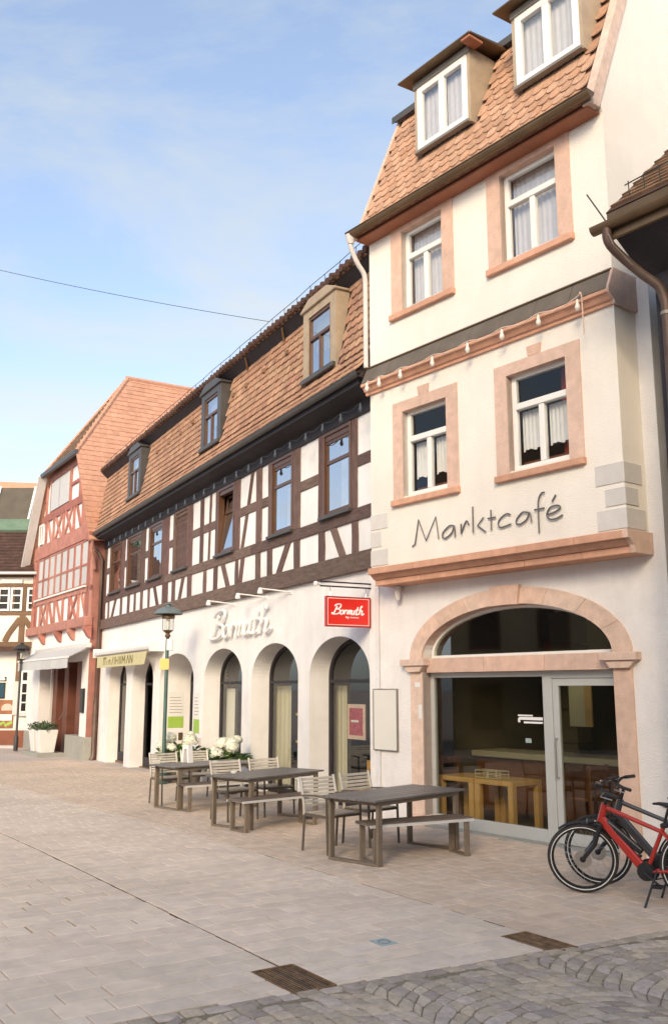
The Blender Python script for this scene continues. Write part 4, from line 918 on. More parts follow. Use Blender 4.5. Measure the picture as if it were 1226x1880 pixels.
for r_ in range(int(arc[-1] / TEB) + 1):
    p, d = at_arc(r_ * TEB); nn = Vector((0, -d.z, d.y))
    for c in range(96):
        x = 0.36 - (c + (0.5 if r_ % 2 else 0)) * TWB
        if x < -18.55: continue
        zc = p.z + 0.1
        if any(a - 0.06 < x < b + 0.06 and BZ0 - 0.06 < zc < 9.5 for a, b in DB): continue
        tilt = RND.gauss(0.16, 0.02); Yv = (d * math.cos(tilt) - nn * math.sin(tilt)).normalized(); Zv = Xv.cross(Yv)
        mm = Matrix((Xv, Yv, Zv)).transposed().to_4x4(); mm.translation = p + nn * 0.035 + Xv * (x + RND.gauss(0, 0.004)); tl.append((x, mm @ Matrix.Rotation(RND.gauss(0, 0.02), 4, 'Z')))
tl.sort(key=lambda t: -t[0]); ts = MB()
for k, (x, mm) in enumerate(tl):
    if k < 300: inst('tile', flat[0], hb, mtx=mm)
    else: ts.cur = RND.random(); ts.add([mm @ Vector(q) for q in fv.v], fv.f)
ts.build('tile_field', 'tile_b', hb, kind='stuff')
gv = MB().prism([(-0.05, 0.0), (0.05, 0.0), (0.05, 0.1), (-0.05, 0.1)], lambda a, b, d: (a, d, b), -0.06, 0.04)
gm = gv.mesh('vent_tile', 'tile_brown', bevel=0.01)
for x, z in ((-3.3, 8.75), (-4.5, 8.73), (-5.5, 8.7), (-6.3, 8.7), (-9.2, 8.8), (-10.2, 8.75), (-11.2, 8.72), (-12.3, 8.7)): inst('vent_tile', gm, hb, (x, -0.10, z))
# upper roof with overhanging tile edge
g = MB(); g.prism([(-0.24, 9.40), (-0.24, 9.46), (5.0, 10.40), (5.0, 10.3)], lambda y, z, d: (d, y, z), -18.6, 0.4); g.build('upper_roof', 'tile_brown', hb)
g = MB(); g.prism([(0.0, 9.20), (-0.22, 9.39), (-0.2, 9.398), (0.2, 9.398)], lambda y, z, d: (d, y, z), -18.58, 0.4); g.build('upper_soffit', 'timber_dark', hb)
nt_ = MB()
for c in range(92):
    x = 0.3 - c * 0.205; nt_.cur = RND.random(); e = RND.uniform(-0.02, 0.02)
    nt_.tube([(x, -0.33 + e, 9.445), (x, -0.12, 9.50), (x, 0.3, 9.575)], 0.085, 7, rs=[0.07, 0.085, 0.085])
nt_.build('edge_tiles', 'tile_dark', hb, kind='stuff')
for x in (-1.0, -3.4, -5.4): MB().bar((x, -0.2, 9.36), (x - 0.25, -0.03, 9.12), 0.04, 0.04).build('eaves_bracket', 'tile_brown', hb)
g = MB(); g.tube([(0.3 - 0.62 * k, -0.14, 9.80 + 0.012 * math.sin(k * 2.1)) for k in range(31)], 0.007, 5)
for k in range(31): g.tube([(0.3 - 0.62 * k, -0.14, 9.48), (0.3 - 0.62 * k, -0.14, 9.81)], 0.006, 5)
g.build('lightning_wire', 'wire', hb)
# dormers
for k, (a, b) in enumerate(DB):
    dy = -0.30; zm = 'dormer_clad_lit_zinc' if k == 0 else 'zinc_dark'; cx = (a + b) / 2  # first dormer: zinc coloured tan as if the sun were on it
    g = MB()
    for x in (a, b - 0.1): g.prism([(dy, BZ0 - 0.06), (dy, BZ1), (0.35, BZ1 + 0.05), (0.35, BZ0)], lambda y, z, d: (d, y, z), x, x + 0.1)
    for x in (a + 0.1, b - 0.22): g.box(x, x + 0.12, dy - 0.004, dy + 0.1, BZ0, BZ1)
    g.prism([(a + 0.1, BZ1 - 0.16), (b - 0.1, BZ1 - 0.16), (b - 0.1, BZ1), (a + 0.1, BZ1)], lambda q, z, d: (q, d, z), dy - 0.002, dy + 0.1)
    dmr = g.build('dormer', zm, hb)
    g = MB(); g.prism([(a - 0.05, BZ1), (b + 0.05, BZ1), (b + 0.05, BZ1 + 0.04), (cx + 0.36, BZ1 + 0.20), (cx - 0.36, BZ1 + 0.20), (a - 0.05, BZ1 + 0.04)], lambda q, z, d: (q, d, z), dy - 0.05, 0.45); g.build('dormer_roof', zm, dmr, bevel=0.01)
    x0, x1, z0, z1 = a + 0.22, b - 0.22, BZ0 + 0.05, BZ1 - 0.16
    g = MB(); rect_frame(g, x0, x1, z0, z1, 0.06, dy + 0.02, dy + 0.09); zt = z0 + 0.62 * (z1 - z0); g.box(x0 + 0.06, x1 - 0.06, dy + 0.01, dy + 0.09, zt - 0.03, zt + 0.03); g.box(cx - 0.03, cx + 0.03, dy + 0.015, dy + 0.09, z0 + 0.06, zt - 0.03); g.build('frame', 'frame_brown', dmr)
    box('pane', 'pane_sky', dmr, x0 + 0.05, x1 - 0.05, dy + 0.05, dy + 0.055, z0 + 0.05, z1 - 0.05)
    curtain_mb(x0 + 0.05, x1 - 0.05, z0, z1, dy + 0.16, 0.02, 6).build('curtain', 'curtain' if k else 'blind_cream', dmr, smooth=True)
    box('sill', 'zinc_dark', dmr, a + 0.02, b - 0.02, dy - 0.07, dy + 0.02, BZ0 - 0.045, BZ0 + 0.045, 0.006)
# --- string of bulbs under the eaves
sb = thing('string_light', 'string of small bulbs under the dark eaves of the half-timbered house', 'string light', FB.w(-5, 0.36, 6.6), FB.rz)
bm2 = MB().lathe([(0.012, 0.06), (0.022, 0.03), (0.022, 0.0), (0.034, -0.03), (0.036, -0.06), (0.02, -0.09)], (0, 0, 0), 10).mesh('bulb', 'bulb_grey', smooth=True)
bxs = [0.2 - 0.70 * k for k in range(25)]
cab = []
for a, b in zip(bxs, bxs[1:]): cab += [(a + 5, 0, 0.11), ((a + b) / 2 + 5, 0, 0.05)]
MB().tube(smooth_path(cab, 3), 0.008, 5).build('cable', 'wire', sb, smooth=True)
for x in bxs: inst('bulb', bm2, sb, (x + 5, 0, 0.04))
# --- lettering on the wall and on the hanging sign
SC = {'B': [[(75, 128), (60, 90), (40, 30), (25, 15)], [(30, 125), (60, 150), (110, 158), (138, 138), (118, 98), (70, 84), (120, 76), (138, 45), (105, 12), (45, 4), (2, 12), (8, 30)]], 'o': [[(172, 68), (146, 48), (146, 16), (172, 6), (196, 30), (190, 60), (172, 68), (212, 58)]], 'r': [[(222, 70), (212, 8)], [(216, 40), (236, 68), (256, 62)]],
      'm': [[(272, 70), (262, 8)], [(266, 38), (290, 70), (298, 50), (290, 8)], [(294, 38), (318, 70), (328, 50), (322, 8)]], 'u': [[(346, 70), (338, 24), (352, 6), (378, 26), (388, 70)], [(388, 70), (380, 12), (398, 14)]], 't': [[(438, 122), (418, 22), (434, 6), (456, 20)], [(400, 74), (456, 80)]], 'h': [[(508, 120), (500, 138), (486, 110), (470, 6)], [(474, 40), (505, 72), (522, 56), (514, 18), (532, 6), (560, 26)]]}
def script(fn, r, name, m, parent, n=6):
    for ch in 'Bormuth':
        g = MB()
        for st_ in SC[ch]: g.tube([fn(x + 0.18 * y, y) for x, y, _ in smooth_path([(x, y, 0) for x, y in st_], 5)], r, n)
        g.build(name, m, parent, smooth=True)
wl = thing('wall_lettering', 'white raised script lettering on the white arcade wall', 'lettering', FB.w(-5.75, 0.0, 3.08), FB.rz)
script(lambda x, y: ((x - 300) * 0.0064, -0.085, y * 0.0041 + 0.03), 0.036, 'letter', 'white_paint', wl, 8)
hs = thing('hanging_sign', 'red hanging shop sign with white script on a black double bracket', 'sign', FB.w(-0.10, 0, 2.96), FB.rz)
g = MB()
for z in (0.66, 0.73): g.box(-0.014, 0.014, -0.95, 0.0, z, z + 0.022)
g.build('bracket', 'black', hs); g = MB().tube([(0, -1.0, 0.70), (0, -0.95, 0.70)], 0.02, 8); g.lathe([(0.0, -0.045), (0.03, -0.035), (0.045, 0), (0.03, 0.035), (0.0, 0.045)], (0, -1.03, 0.70), 12, False); g.build('finial', 'plastic_white', hs, smooth=True)
for y in (-0.78, -0.12): MB().tube([(0, y, 0.665), (0, y + 0.02, 0.58), (0, y, 0.52)], 0.006, 6).build('hook', 'steel', hs); 
for y in (-0.78, -0.12): box('clip', 'plastic_white', hs, -0.03, 0.03, y - 0.03, y + 0.03, 0.495, 0.525)
bd = box('board', 'sign_red', hs, -0.025, 0.025, -0.86, -0.04, 0.02, 0.51, 0.004)
g = MB()
for s_ in (-1, 1):
    for (y0, y1, z0, z1) in ((-0.86, -0.845, 0.02, 0.51), (-0.055, -0.04, 0.02, 0.51), (-0.845, -0.055, 0.02, 0.034), (-0.845, -0.055, 0.496, 0.51)): g.box(s_ * 0.0252, s_ * 0.031, y0, y1, z0, z1)
g.build('edge', 'sign_edge', bd)
g = MB()
for s_ in (-1, 1):
    for (y0, y1, z0, z1) in ((-0.835, -0.822, 0.045, 0.485), (-0.078, -0.065, 0.045, 0.485), (-0.822, -0.078, 0.045, 0.057), (-0.822, -0.078, 0.473, 0.485)): g.box(s_ * 0.0252, s_ * 0.029, y0, y1, z0, z1)
g.build('border_line', 'pink_paint', bd)
script(lambda x, y: (0.028, -0.76 + x * 0.00106, 0.215 + y * 0.00108), 0.0125, 'letter', 'white_paint', bd)
g = MB()
for st_ in ([(250, -45), (250, -15)], [(250, -30), (262, -25), (268, -38), (252, -44)], [(278, -25), (288, -42)], [(298, -25), (282, -58)], [(320, -40), (335, -25), (345, -42), (360, -26), (375, -42), (390, -26), (405, -42), (420, -26), (435, -42), (450, -28), (470, -40)]): g.tube([(0.028, -0.76 + x * 0.00106, 0.21 + y * 0.00108) for x, y in st_], 0.006, 5)
g.build('small_print', 'white_paint', bd)
# spotlights over the lettering
for x, lab in ((-6.9, 'white arm spotlight over the start of the script lettering'), (-5.1, 'white arm spotlight over the middle of the script lettering'), (-3.9, 'white arm spotlight over the end of the script lettering')):
    t = thing('arm_spotlight', lab, 'spotlight', FB.w(x + 0.65, 0.0, 3.86), FB.rz, 'spotlights over the wall lettering')
    MB().tube([(0, 0, 0), (-0.1, -0.1, 0.02), (-0.55, -0.40, 0.10)], 0.014, 6).build('arm', 'plastic_white', t, smooth=True)
    g = MB().lathe([(0.025, 0.10), (0.042, 0.07), (0.06, 0.0), (0.055, -0.02)], (-0.58, -0.42, 0.02), 12); g.build('head', 'plastic_white', t, smooth=True); box('mount', 'plastic_white', t, -0.04, 0.04, -0.02, 0, -0.05, 0.05)
# folded awning with yellow valance
aw = thing('awning', 'folded white awning with olive yellow lettered valance on the arcade', 'awning', FB.w(-14.5, 0.0, 2.6), FB.rz)
g = MB(); g.prism([(0, 0.40), (-0.30, 0.40), (-0.40, 0.46), (-0.42, 0.54), (-0.36, 0.60), (0, 0.66)], lambda y, z, d: (d, y, z), -3.25, 3.10); g.build('cassette', 'awning_white', aw, bevel=0.01)
for x in (-3.27, 3.12): box('end_cap', 'plastic_white', aw, x - 0.02, x + 0.02, -0.43, 0, 0.385, 0.675, 0.01)
g = MB(); g.prism([(-2.75, 0.40), (2.85, 0.40), (2.62, 0.05), (-2.75, 0.05)], lambda x, z, d: (x, d, z), -0.41, -0.40); g.build('valance', 'valance_yellow', aw)
g = MB()
for k, (x0, z0, x1, z1) in enumerate(((-1.9, 0.12, -1.9, 0.33), (-1.9, 0.33, -1.55, 0.33), (-1.7, 0.12, -1.7, 0.32), (-1.45, 0.12, -1.45, 0.26), (-1.2, 0.12, -1.2, 0.25), (-1.2, 0.25, -1.05, 0.25), (-1.05, 0.12, -1.05, 0.25), (-0.85, 0.12, -0.7, 0.34), (-0.55, 0.12, -0.55, 0.34), (-0.4, 0.12, -0.4, 0.34), (-0.4, 0.23, -0.2, 0.23), (-0.1, 0.12, -0.1, 0.34), (0.05, 0.12, 0.05, 0.34), (0.2, 0.12, 0.2, 0.34), (0.35, 0.12, 0.35, 0.34), (0.35, 0.34, 0.5, 0.2), (0.5, 0.2, 0.65, 0.34), (0.65, 0.12, 0.65, 0.34), (0.8, 0.12, 0.95, 0.34), (0.95, 0.34, 1.1, 0.12), (1.2, 0.12, 1.2, 0.34), (1.2, 0.34, 1.45, 0.12), (1.45, 0.12, 1.45, 0.34))): g.bar((x0, -0.414, z0), (x1, -0.414, z1), 0.055, 0.006, (0, 1, 0))
g.build('valance_lettering', 'valance_ink', aw)
# leaflets and small plates on the wall
for (x, off, rz_, z, w_, h_, lab) in ((-8.62, 0.004, 0, 0.95, 0.40, 0.95, 'pale leaflet with lime green foot on the pier right of the lamp'), ):
    t = thing('leaflet', lab, 'leaflet', FB.w(x, off, z), FB.rz)
    box('sheet', 'paper', t, -w_ / 2, w_ / 2, -0.006, 0.0, 0.32, h_); box('green_foot', 'lime', t, -w_ / 2, w_ / 2, -0.0075, 0.0, 0.0, 0.32)
    g = MB(); [g.box(-0.15, 0.1 + 0.05 * math.sin(k), -0.0085, -0.0062, 0.42 + k * 0.08, 0.435 + k * 0.08) for k in range(6)]; g.build('text_line', 'zinc', t)
t = thing('leaflet', 'wide pale leaflet with lime green foot inside the arch behind the lamp', 'leaflet', FB.w(-11.718, -0.28, 0.95), FB.rz + math.pi / 2)
box('sheet', 'paper', t, -0.02, 0.42, -0.006, 0.0, 0.30, 0.95); box('green_foot', 'lime', t, -0.02, 0.42, -0.0075, 0, 0, 0.30); g = MB(); [g.box(0.02, 0.36 + 0.03 * math.sin(k), -0.0085, -0.0062, 0.4 + k * 0.08, 0.412 + k * 0.08) for k in range(6)]; g.build('text_line', 'zinc', t)
t = thing('bell_plate', 'small brown bell plate inside the arch behind the lamp', 'plate', FB.w(-11.718, -0.62, 0.62), FB.rz + math.pi / 2); box('plate', 'copper_brown', t, -0.05, 0.07, -0.02, 0, 0, 0.2, 0.004); box('button', 'steel', t, -0.01, 0.03, -0.026, -0.0205, 0.12, 0.16)
t = thing('wall_plate', 'small pinkish plate on the pier left of the middle arch', 'plate', FB.w(-8.42, 0.0, 0.62), FB.rz); box('plate', 'sandstone_pale', t, 0.0, 0.17, -0.015, 0, 0, 0.22, 0.004); box('inset', 'quoin', t, 0.03, 0.14, -0.018, -0.0152, 0.04, 0.18)
# ------------------------------------------------------------------ red gabled house
hc = thing('gabled_house', 'tall red half-timbered gabled house with steep orange tiled roof', 'house', FC.o, FC.rz)
XW = -8.1; XM = XW / 2; SLC = (14.4 - 7.65) / 4.05
wall_mb(XW, 0.0, -0.9, 4.08, [(-6.3, -0.75, -0.9, 2.95, 0.9)], 0.0).build('ground_floor_wall', 'plaster', hc)
box('plinth', 'plinth', hc, -2.2, 0.06, -0.06, 0.3, -0.9, 0.42, 0.01); box('plinth', 'plinth', hc, XW, -5.6, -0.06, 0.3, -0.9, 0.35, 0.01)
g = MB(); g.box(-6.25, -0.8, 0.85, 0.9, -0.6, 2.9); g.build('shop_back', 'shop_brown', hc)
for x in (-5.4, -3.9, -2.3): box('shop_post', 'shop_brown', hc, x, x + 0.55, 0.3, 0.84, -0.6, 2.94)
box('shop_post', 'metal_white', hc, -5.42, -5.36, 0.2, 0.29, -0.3, 2.9); box('shop_pane', 'pane_far', hc, -1.75, -0.8, 0.45, 0.46, 0.5, 2.9); box('shop_pane_back', 'plinth', hc, -1.7, -0.85, 0.7, 0.72, 0.5, 2.9)
MB().tube([(-3.6, 0.1, 0.9), (-2.9, 0.1, 1.2)], 0.02, 6).build('handrail', 'steel', hc)
box('menu_box', 'black', hc, -0.55, -0.25, -0.08, 0, 1.2, 2.0, 0.01)
box('jetty_beam', 'timber_red', hc, XW - 0.05, 0.05, -0.22, 0.05, 4.08, 4.40, 0.02)
for x in (-5.9, -3.6, -1.9, 0.0): 
    g = MB(); g.prism([(-0.24, 4.079), (0.0, 4.079), (0.0, 3.66), (-0.10, 3.72), (-0.24, 3.95)], lambda y, z, d: (d, y, z), x - 0.13, x + 0.13); g.build('corbel', 'timber_red', hc)
box('core', 'infill', hc, XW + 0.02, -0.02, 0.02, 0.2, 4.40, 7.65)
g = MB(); g.prism([(XW + 0.12, 7.65), (-0.12, 7.65), (-0.14 - (10.5 - 7.65) / SLC, 10.5), (XW + 0.14 + (10.5 - 7.65) / SLC, 10.5)], lambda q, z, d: (q, d, z), 0.02, 0.2); g.build('gable_infill', 'infill', hc)
g = MB(); g.quad((0, 0.0, -0.9), (0, 10, -0.9), (0, 10, 7.5), (0, 0.0, 7.5)); g.build('side_wall', 'timber_red', hc)
def ct_(x0, x1, z0, z1, name='timber'): return box(name, 'timber_red', hc, x0, x1, -0.05, 0.03, z0, z1, 0.008)
ct_(XW, 0.0, 5.28, 5.48, 'rail'); ct_(XW - 0.03, 0.05, 7.18, 7.72, 'cross_beam'); ct_(XW + 0.92, -0.92, 8.62, 8.92, 'cross_beam'); ct_(XW + 1.85, -1.85, 10.22, 10.47, 'cross_beam')
box('sill', 'frame_white', hc, -7.5, -0.55, -0.12, -0.051, 5.45, 5.51)
for x in (-8.1, -7.62, -0.52, -0.22): ct_(x, x + 0.22, 4.40, 7.18)
# row of tall casements
n = 8; x0, x1 = -7.40, -0.54
for i in range(n):
    a = x0 + (x1 - x0) * i / n; b = x0 + (x1 - x0) * (i + 1) / n
    g = MB(); rect_frame(g, a + 0.03, b - 0.03, 5.52, 7.15, 0.06, -0.04, 0.04); g.box(a + 0.09, b - 0.09, -0.035, 0.04, 6.22, 6.30); wn = g.build('window', 'timber_red', hc)
    for (z0, z1) in ((5.56, 6.23), (6.29, 7.11)): box('pane', 'awning_grey', wn, a + 0.085, b - 0.085, -0.01, 0.012, z0, z1)
# low row: posts and crossed braces
for x in (-7.55, -6.85, -5.75, -4.75, -3.6, -2.75, -1.6, -0.75): ct_(x, x + 0.13, 4.40, 5.28)
for xa, xb in ((-6.7, -5.9), (-5.9, -6.7), (-5.5, -4.9), (-4.45, -3.75), (-2.6, -1.75), (-1.75, -2.6), (-1.2, -0.6)): brace(xa, 5.279, xb, 4.401, 0.12, -0.046, hc, 'timber_red', 0.03)
# gable: row of posts and braces, shutters above
for x in (-7.35, -6.6, -5.5, -4.1, -2.7, -1.6, -0.98): ct_(x, x + 0.14, 7.72, 8.62)
for xa, xb in ((-6.3, -5.7), (-5.15, -4.3), (-4.3, -5.1), (-3.75, -2.9), (-2.95, -3.8), (-2.3, -1.7), (-1.35, -1.15)): brace(xa, 8.619, xb, 7.721, 0.13, -0.046, hc, 'timber_red', 0.03)
for x in (-6.75, -6.1, -3.35, -2.1): ct_(x, x + 0.16, 8.92, 10.22)
box('shutter', 'awning_grey', hc, -5.9, -3.4, -0.07, 0.0, 8.95, 10.1, 0.01); box('shutter_gap', 'zinc', hc, -4.68, -4.64, -0.075, -0.0705, 8.97, 10.08)
for (a, b) in ((-7.0, -6.62), (-3.15, -2.2)): ct_(a, b, 9.5, 9.62, 'rail')
g = MB(); rect_frame(g, -7.45, -6.75, 7.75, 8.6, 0.08, -0.09, -0.052); g.box(-7.13, -7.07, -0.085, -0.052, 7.8, 8.55); g.build('small_window', 'frame_white', hc)
# roof planes with tile courses
ev = 0.42
def zc(x): return 7.65 - SLC * x
P_eR = Vector((ev, -0.32, zc(ev))); P_jR = Vector((-(10.5 - 7.65) / SLC, -0.32, 10.5)); P_ap = Vector((XM, 2.26, 14.4)); P_back = Vector((XM, 15, 14.4)); P_bR = Vector((ev, 15, zc(ev)))
mir = lambda p: Vector((2 * XM - p.x, p.y, p.z))
g = MB(); g.add([P_eR, P_jR, P_ap, P_back, P_bR], [(0, 1, 2, 3, 4)]); g.build('roof', 'tile_c', hc)
g = MB(); g.add([mir(p) for p in (P_eR, P_jR, P_ap, P_back, P_bR)], [(0, 1, 2, 3, 4)]); g.build('roof', 'tile_c', hc)
g = MB(); g.add([P_jR, P_ap, mir(P_jR)], [(0, 1, 2)]); g.build('roof', 'tile_brown', hc)
ud = (P_back - P_bR).normalized(); nr = Vector((SLC, 0, 1)).normalized()
cm = MB(); L_ = (P_back - P_bR).length; rr_ = 0
s_ = 0.0
while s_ < L_ - 0.1:
    z = P_bR.z + ud.z * s_; x = P_bR.x + ud.x * s_
    y0 = -0.33 if z < 10.5 else -0.33 + (z - 10.5) / (14.4 - 10.5) * (2.26 + 0.32)
    y = y0 - (0.12 if rr_ % 2 else 0)
    while y < 11:
        ya = max(y, y0) + 0.003; yb2 = y + 0.25; a = Vector((x, ya, z)); b = Vector((x, yb2, z)); e = RND.uniform(0.022, 0.036)
        cm.cur = RND.random(); up_ = ud * 0.27
        cm.add([a + nr * e, b + nr * e, b + up_ + nr * 0.008, a + up_ + nr * 0.008, a, b], [(0, 1, 2, 3), (0, 4, 5, 1)]); y += 0.253
    s_ += 0.25; rr_ += 1
cm.build('tile_field', 'tile_c', hc, kind='stuff')
cm = MB(); hv = (P_ap - (P_jR + mir(P_jR)) / 2); hl = hv.length; hd = hv.normalized(); hn = Vector((0, -hd.z, hd.y)); s_ = 0.0; k = 0
while s_ < hl - 0.15:
    w_ = (P_jR.x - mir(P_jR).x) / 2 * (1 - s_ / hl); c0 = (P_jR + mir(P_jR)) / 2 + hd * s_; m_ = max(1, int(2 * w_ / 0.25))
    for i in range(m_):
        a = c0 + Vector((-w_ + 2 * w_ * i / m_, 0, 0)); b = c0 + Vector((-w_ + 2 * w_ * (i + 0.98) / m_, 0, 0)); cm.cur = RND.random(); e = RND.uniform(0.022, 0.036)
        cm.add([a + hn * e, b + hn * e, b + hd * 0.27 + hn * 0.008, a + hd * 0.27 + hn * 0.008, a, b], [(0, 1, 2, 3), (0, 4, 5, 1)])
    s_ += 0.25
cm.build('hip_tiles', 'tile_brown', hc, kind='stuff')
g = MB(); g.tube([P_ap + Vector((0, -0.05, 0.02)), P_back], 0.10, 8); g.build('ridge_tiles', 'tile_c', hc, smooth=True)
for pts in ((P_jR, P_ap), (mir(P_jR), P_ap)): MB().tube([pts[0], pts[1]], 0.08, 8).build('hip_ridge', 'tile_c', hc, smooth=True)
MB().bar(P_jR + Vector((0.1, -0.03, -0.03)), mir(P_jR) + Vector((-0.1, -0.03, -0.03)), 0.12, 0.16).build('hip_gutter', 'zinc_dark', hc)
MB().bar(mir(P_jR) + Vector((0, 0.0, -0.05)), mir(P_eR) + Vector((0, 0.0, -0.05)), 0.34, 0.10, (1, 0, 0)).build('barge_board', 'quoin', hc); MB().bar(P_jR + Vector((0, 0.04, -0.05)), P_eR + Vector((0, 0.04, -0.05)), 0.10, 0.06, (1, 0, 0)).build('barge_board', 'timber_red', hc)
box('eaves_box', 'timber_red', hc, -0.10, 0.34, -0.30, 10, 6.98, 7.25); MB().tube([(0.36, -0.2, 7.0), (0.36, -0.2, 6.6), (0.16, -0.05, 6.25), (0.12, 0.0, 6.0)], 0.06, 8).build('downpipe', 'timber_red', hc, smooth=True)
wa = thing('awning', 'grey fabric awning let out over the red house shop front', 'awning', FC.w(-3.25, 0, 2.6), FC.rz)
g = MB(); g.prism([(-0.10, 0.80), (-0.76, 0.44), (-0.76, 0.42), (-0.10, 0.77)], lambda y, z, d: (d, y, z), -3.4, 3.45); g.build('canopy', 'awning_grey', wa); box('front_bar', 'awning_white', wa, -3.45, 3.5, -0.80, -0.74, 0.39, 0.455, 0.008)
for i in range(10): box('valance', 'awning_grey', wa, -3.4 + i * 0.685, -3.4 + (i + 1) * 0.685 - 0.006, -0.775, -0.768, 0.06 + 0.008 * (i % 2), 0.388)
box('cassette', 'metal_white', wa, -3.45, 3.5, -0.16, 0, 0.74, 0.90, 0.02)
for x in (-3.2, 3.25): MB().bar((x, -0.08, 0.72), (x, -0.74, 0.42), 0.03, 0.04).build('arm', 'metal_white', wa)
# white tubs
st_ = thing('door_step', 'low grey stone step in front of the red house', 'step', on_ground(FC.w(-3.1, 0.45)), FC.rz); box('block', 'plinth', st_, -1.2, 0.9, -0.55, 0.45, -0.05, 0.10, 0.01)
for i, (s0, lab) in enumerate(((-3.65, 'white square planter with grey green plants, left one by the red house door'), (-2.75, 'white square planter with grey green plants, right one by the red house door'))):
    p = on_ground(FC.w(s0, 0.55)); t = thing('planter', lab, 'planter', p + Vector((0, 0, 0.10)), FC.rz, 'white planters by the red house')
    g = MB(); g.add([(-0.24, -0.24, 0), (0.24, -0.24, 0), (0.24, 0.24, 0), (-0.24, 0.24, 0), (-0.33, -0.33, 0.78), (0.33, -0.33, 0.78), (0.33, 0.33, 0.78), (-0.33, 0.33, 0.78)], [(0, 3, 2, 1), (0, 1, 5, 4), (1, 2, 6, 5), (2, 3, 7, 6), (3, 0, 4, 7), (4, 5, 6, 7)]); g.build('tub', 'pot', t, bevel=0.02, seg=2)
    g = MB()
    for k in range(260):
        r = 0.42 * math.sqrt(RND.random()); th = RND.uniform(0, 6.283); z = 0.76 + RND.uniform(0, 0.28) * (1.1 - r); c = Vector((r * math.cos(th), r * math.sin(th), z)); d = Vector((RND.gauss(0, 1), RND.gauss(0, 1), RND.gauss(0.3, 0.6))).normalized(); e = d.orthogonal().normalized(); g.cur = RND.random()
        g.add([c - e * 0.022, c + d * 0.05, c + e * 0.022, c + d * 0.11], [(0, 1, 2), (1, 3, 2)] if False else [(0, 2, 3)])
    g.build('foliage', 'leaf_dark', t, kind='stuff')

# ------------------------------------------------------------------ houses closing the street
YD = 38.5
hd_ = thing('timbered_shop_house', 'distant brown timbered house with white ground floor closing the street', 'house', (-13.0, YD, -0.31), 0)
ZD = lambda z: 2 + (z - 2) * YD / 40 + 0.31
XD = lambda x: x * YD / 40 + 13.0
def dbox(name, m, x0, x1, y0, y1, z0, z1, par=None, bevel=0): return box(name, m, par or hd_, XD(x0), XD(x1), y0, y1, ZD(z0), ZD(z1), bevel)
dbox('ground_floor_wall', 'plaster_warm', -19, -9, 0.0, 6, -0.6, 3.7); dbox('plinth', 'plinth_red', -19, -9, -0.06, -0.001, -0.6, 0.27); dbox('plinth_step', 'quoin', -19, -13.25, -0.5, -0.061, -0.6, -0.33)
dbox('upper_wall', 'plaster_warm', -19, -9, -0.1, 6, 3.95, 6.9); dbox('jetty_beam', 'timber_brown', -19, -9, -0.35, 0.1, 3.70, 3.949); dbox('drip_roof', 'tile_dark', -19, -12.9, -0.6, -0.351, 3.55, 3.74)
for z0, z1 in ((5.10, 5.25), (6.30, 6.45), (6.72, 6.92)): dbox('rail', 'timber_brown', -19, -9, -0.16, -0.09, z0, z1)
for x in (-15.6, -14.66, -13.88 + 0.0, -13.38, -12.75, -11.8): dbox('post', 'timber_brown', x - 0.0, x + 0.16, -0.155, -0.09, 5.25, 6.30)
for x in (-15.4, -13.35, -11.9): dbox('post', 'timber_brown', x - 0.12, x + 0.12, -0.155, -0.09, 3.95, 5.10)
def dbrace(xa, za, xb, zb, w=0.22):
    g = MB(); pts = smooth_path([(XD(xa), 0, ZD(za)), (XD((xa + xb) / 2 + 0.12 * (1 if xb > xa else -1)), 0, ZD((za + zb) / 2 - 0.12)), (XD(xb), 0, ZD(zb))], 4)
    for p, q in zip(pts, pts[1:]): g.bar((p.x, -0.12, p.z), (q.x, -0.12, q.z), 0.06, w, (0, 0, 1))
    g.build('brace', 'timber_brown', hd_)
dbrace(-13.45, 4.95, -14.05, 3.96); dbrace(-13.25, 4.95, -12.65, 3.96); dbrace(-15.3, 4.95, -14.7, 3.96)
for x0 in (-15.35, -14.42, -13.88, -13.18, -12.55):
    a, b = XD(x0), XD(x0 + 0.50); g = MB(); rect_frame(g, a, b, ZD(5.27), ZD(6.27), 0.08, -0.20, -0.12)
    for k in (1, 2): z = ZD(5.27) + (ZD(6.27) - ZD(5.27)) * k / 3; g.box(a + 0.08, b - 0.08, -0.19, -0.12, z - 0.025, z + 0.025)
    wn = g.build('window', 'frame_white', hd_)
    for k in range(3): z = ZD(5.27) + (ZD(6.27) - ZD(5.27)) * k / 3; box('pane', 'black_gloss', wn, a + 0.07, b - 0.07, -0.14, -0.125, z + 0.03, z + 0.30)
dbox('name_board', 'plaster_warm', -14.34, -13.42, -0.2, -0.161, 6.46, 6.62)
# ground floor window, panel, poster
a, b = XD(-13.28), XD(-12.60); g = MB(); rect_frame(g, a, b, ZD(0.98), ZD(2.76), 0.08, -0.06, 0.0); g.box((a + b) / 2 - 0.06, (a + b) / 2 + 0.06, -0.06, 0, ZD(1.06), ZD(2.68)); g.box(a + 0.08, b - 0.08, -0.055, 0, ZD(2.2), ZD(2.33))
for k in (1.42, 1.80): g.box(a + 0.08, b - 0.08, -0.05, 0, ZD(k) - 0.025, ZD(k) + 0.025)
wn = g.build('shop_window', 'metal_white', hd_); box('pane', 'black_gloss', wn, a + 0.05, b - 0.05, -0.03, -0.004, ZD(1.02), ZD(2.72)); box('sill', 'quoin', wn, a - 0.08, b + 0.1, -0.14, 0.0, ZD(0.86), ZD(0.975))
dbox('shutter_board', 'quoin', -13.55, -13.33, -0.08, -0.001, 0.9, 2.3); dbox('corner_post', 'timber_brown', -13.5, -13.36, -0.1, -0.001, 2.3, 3.54)
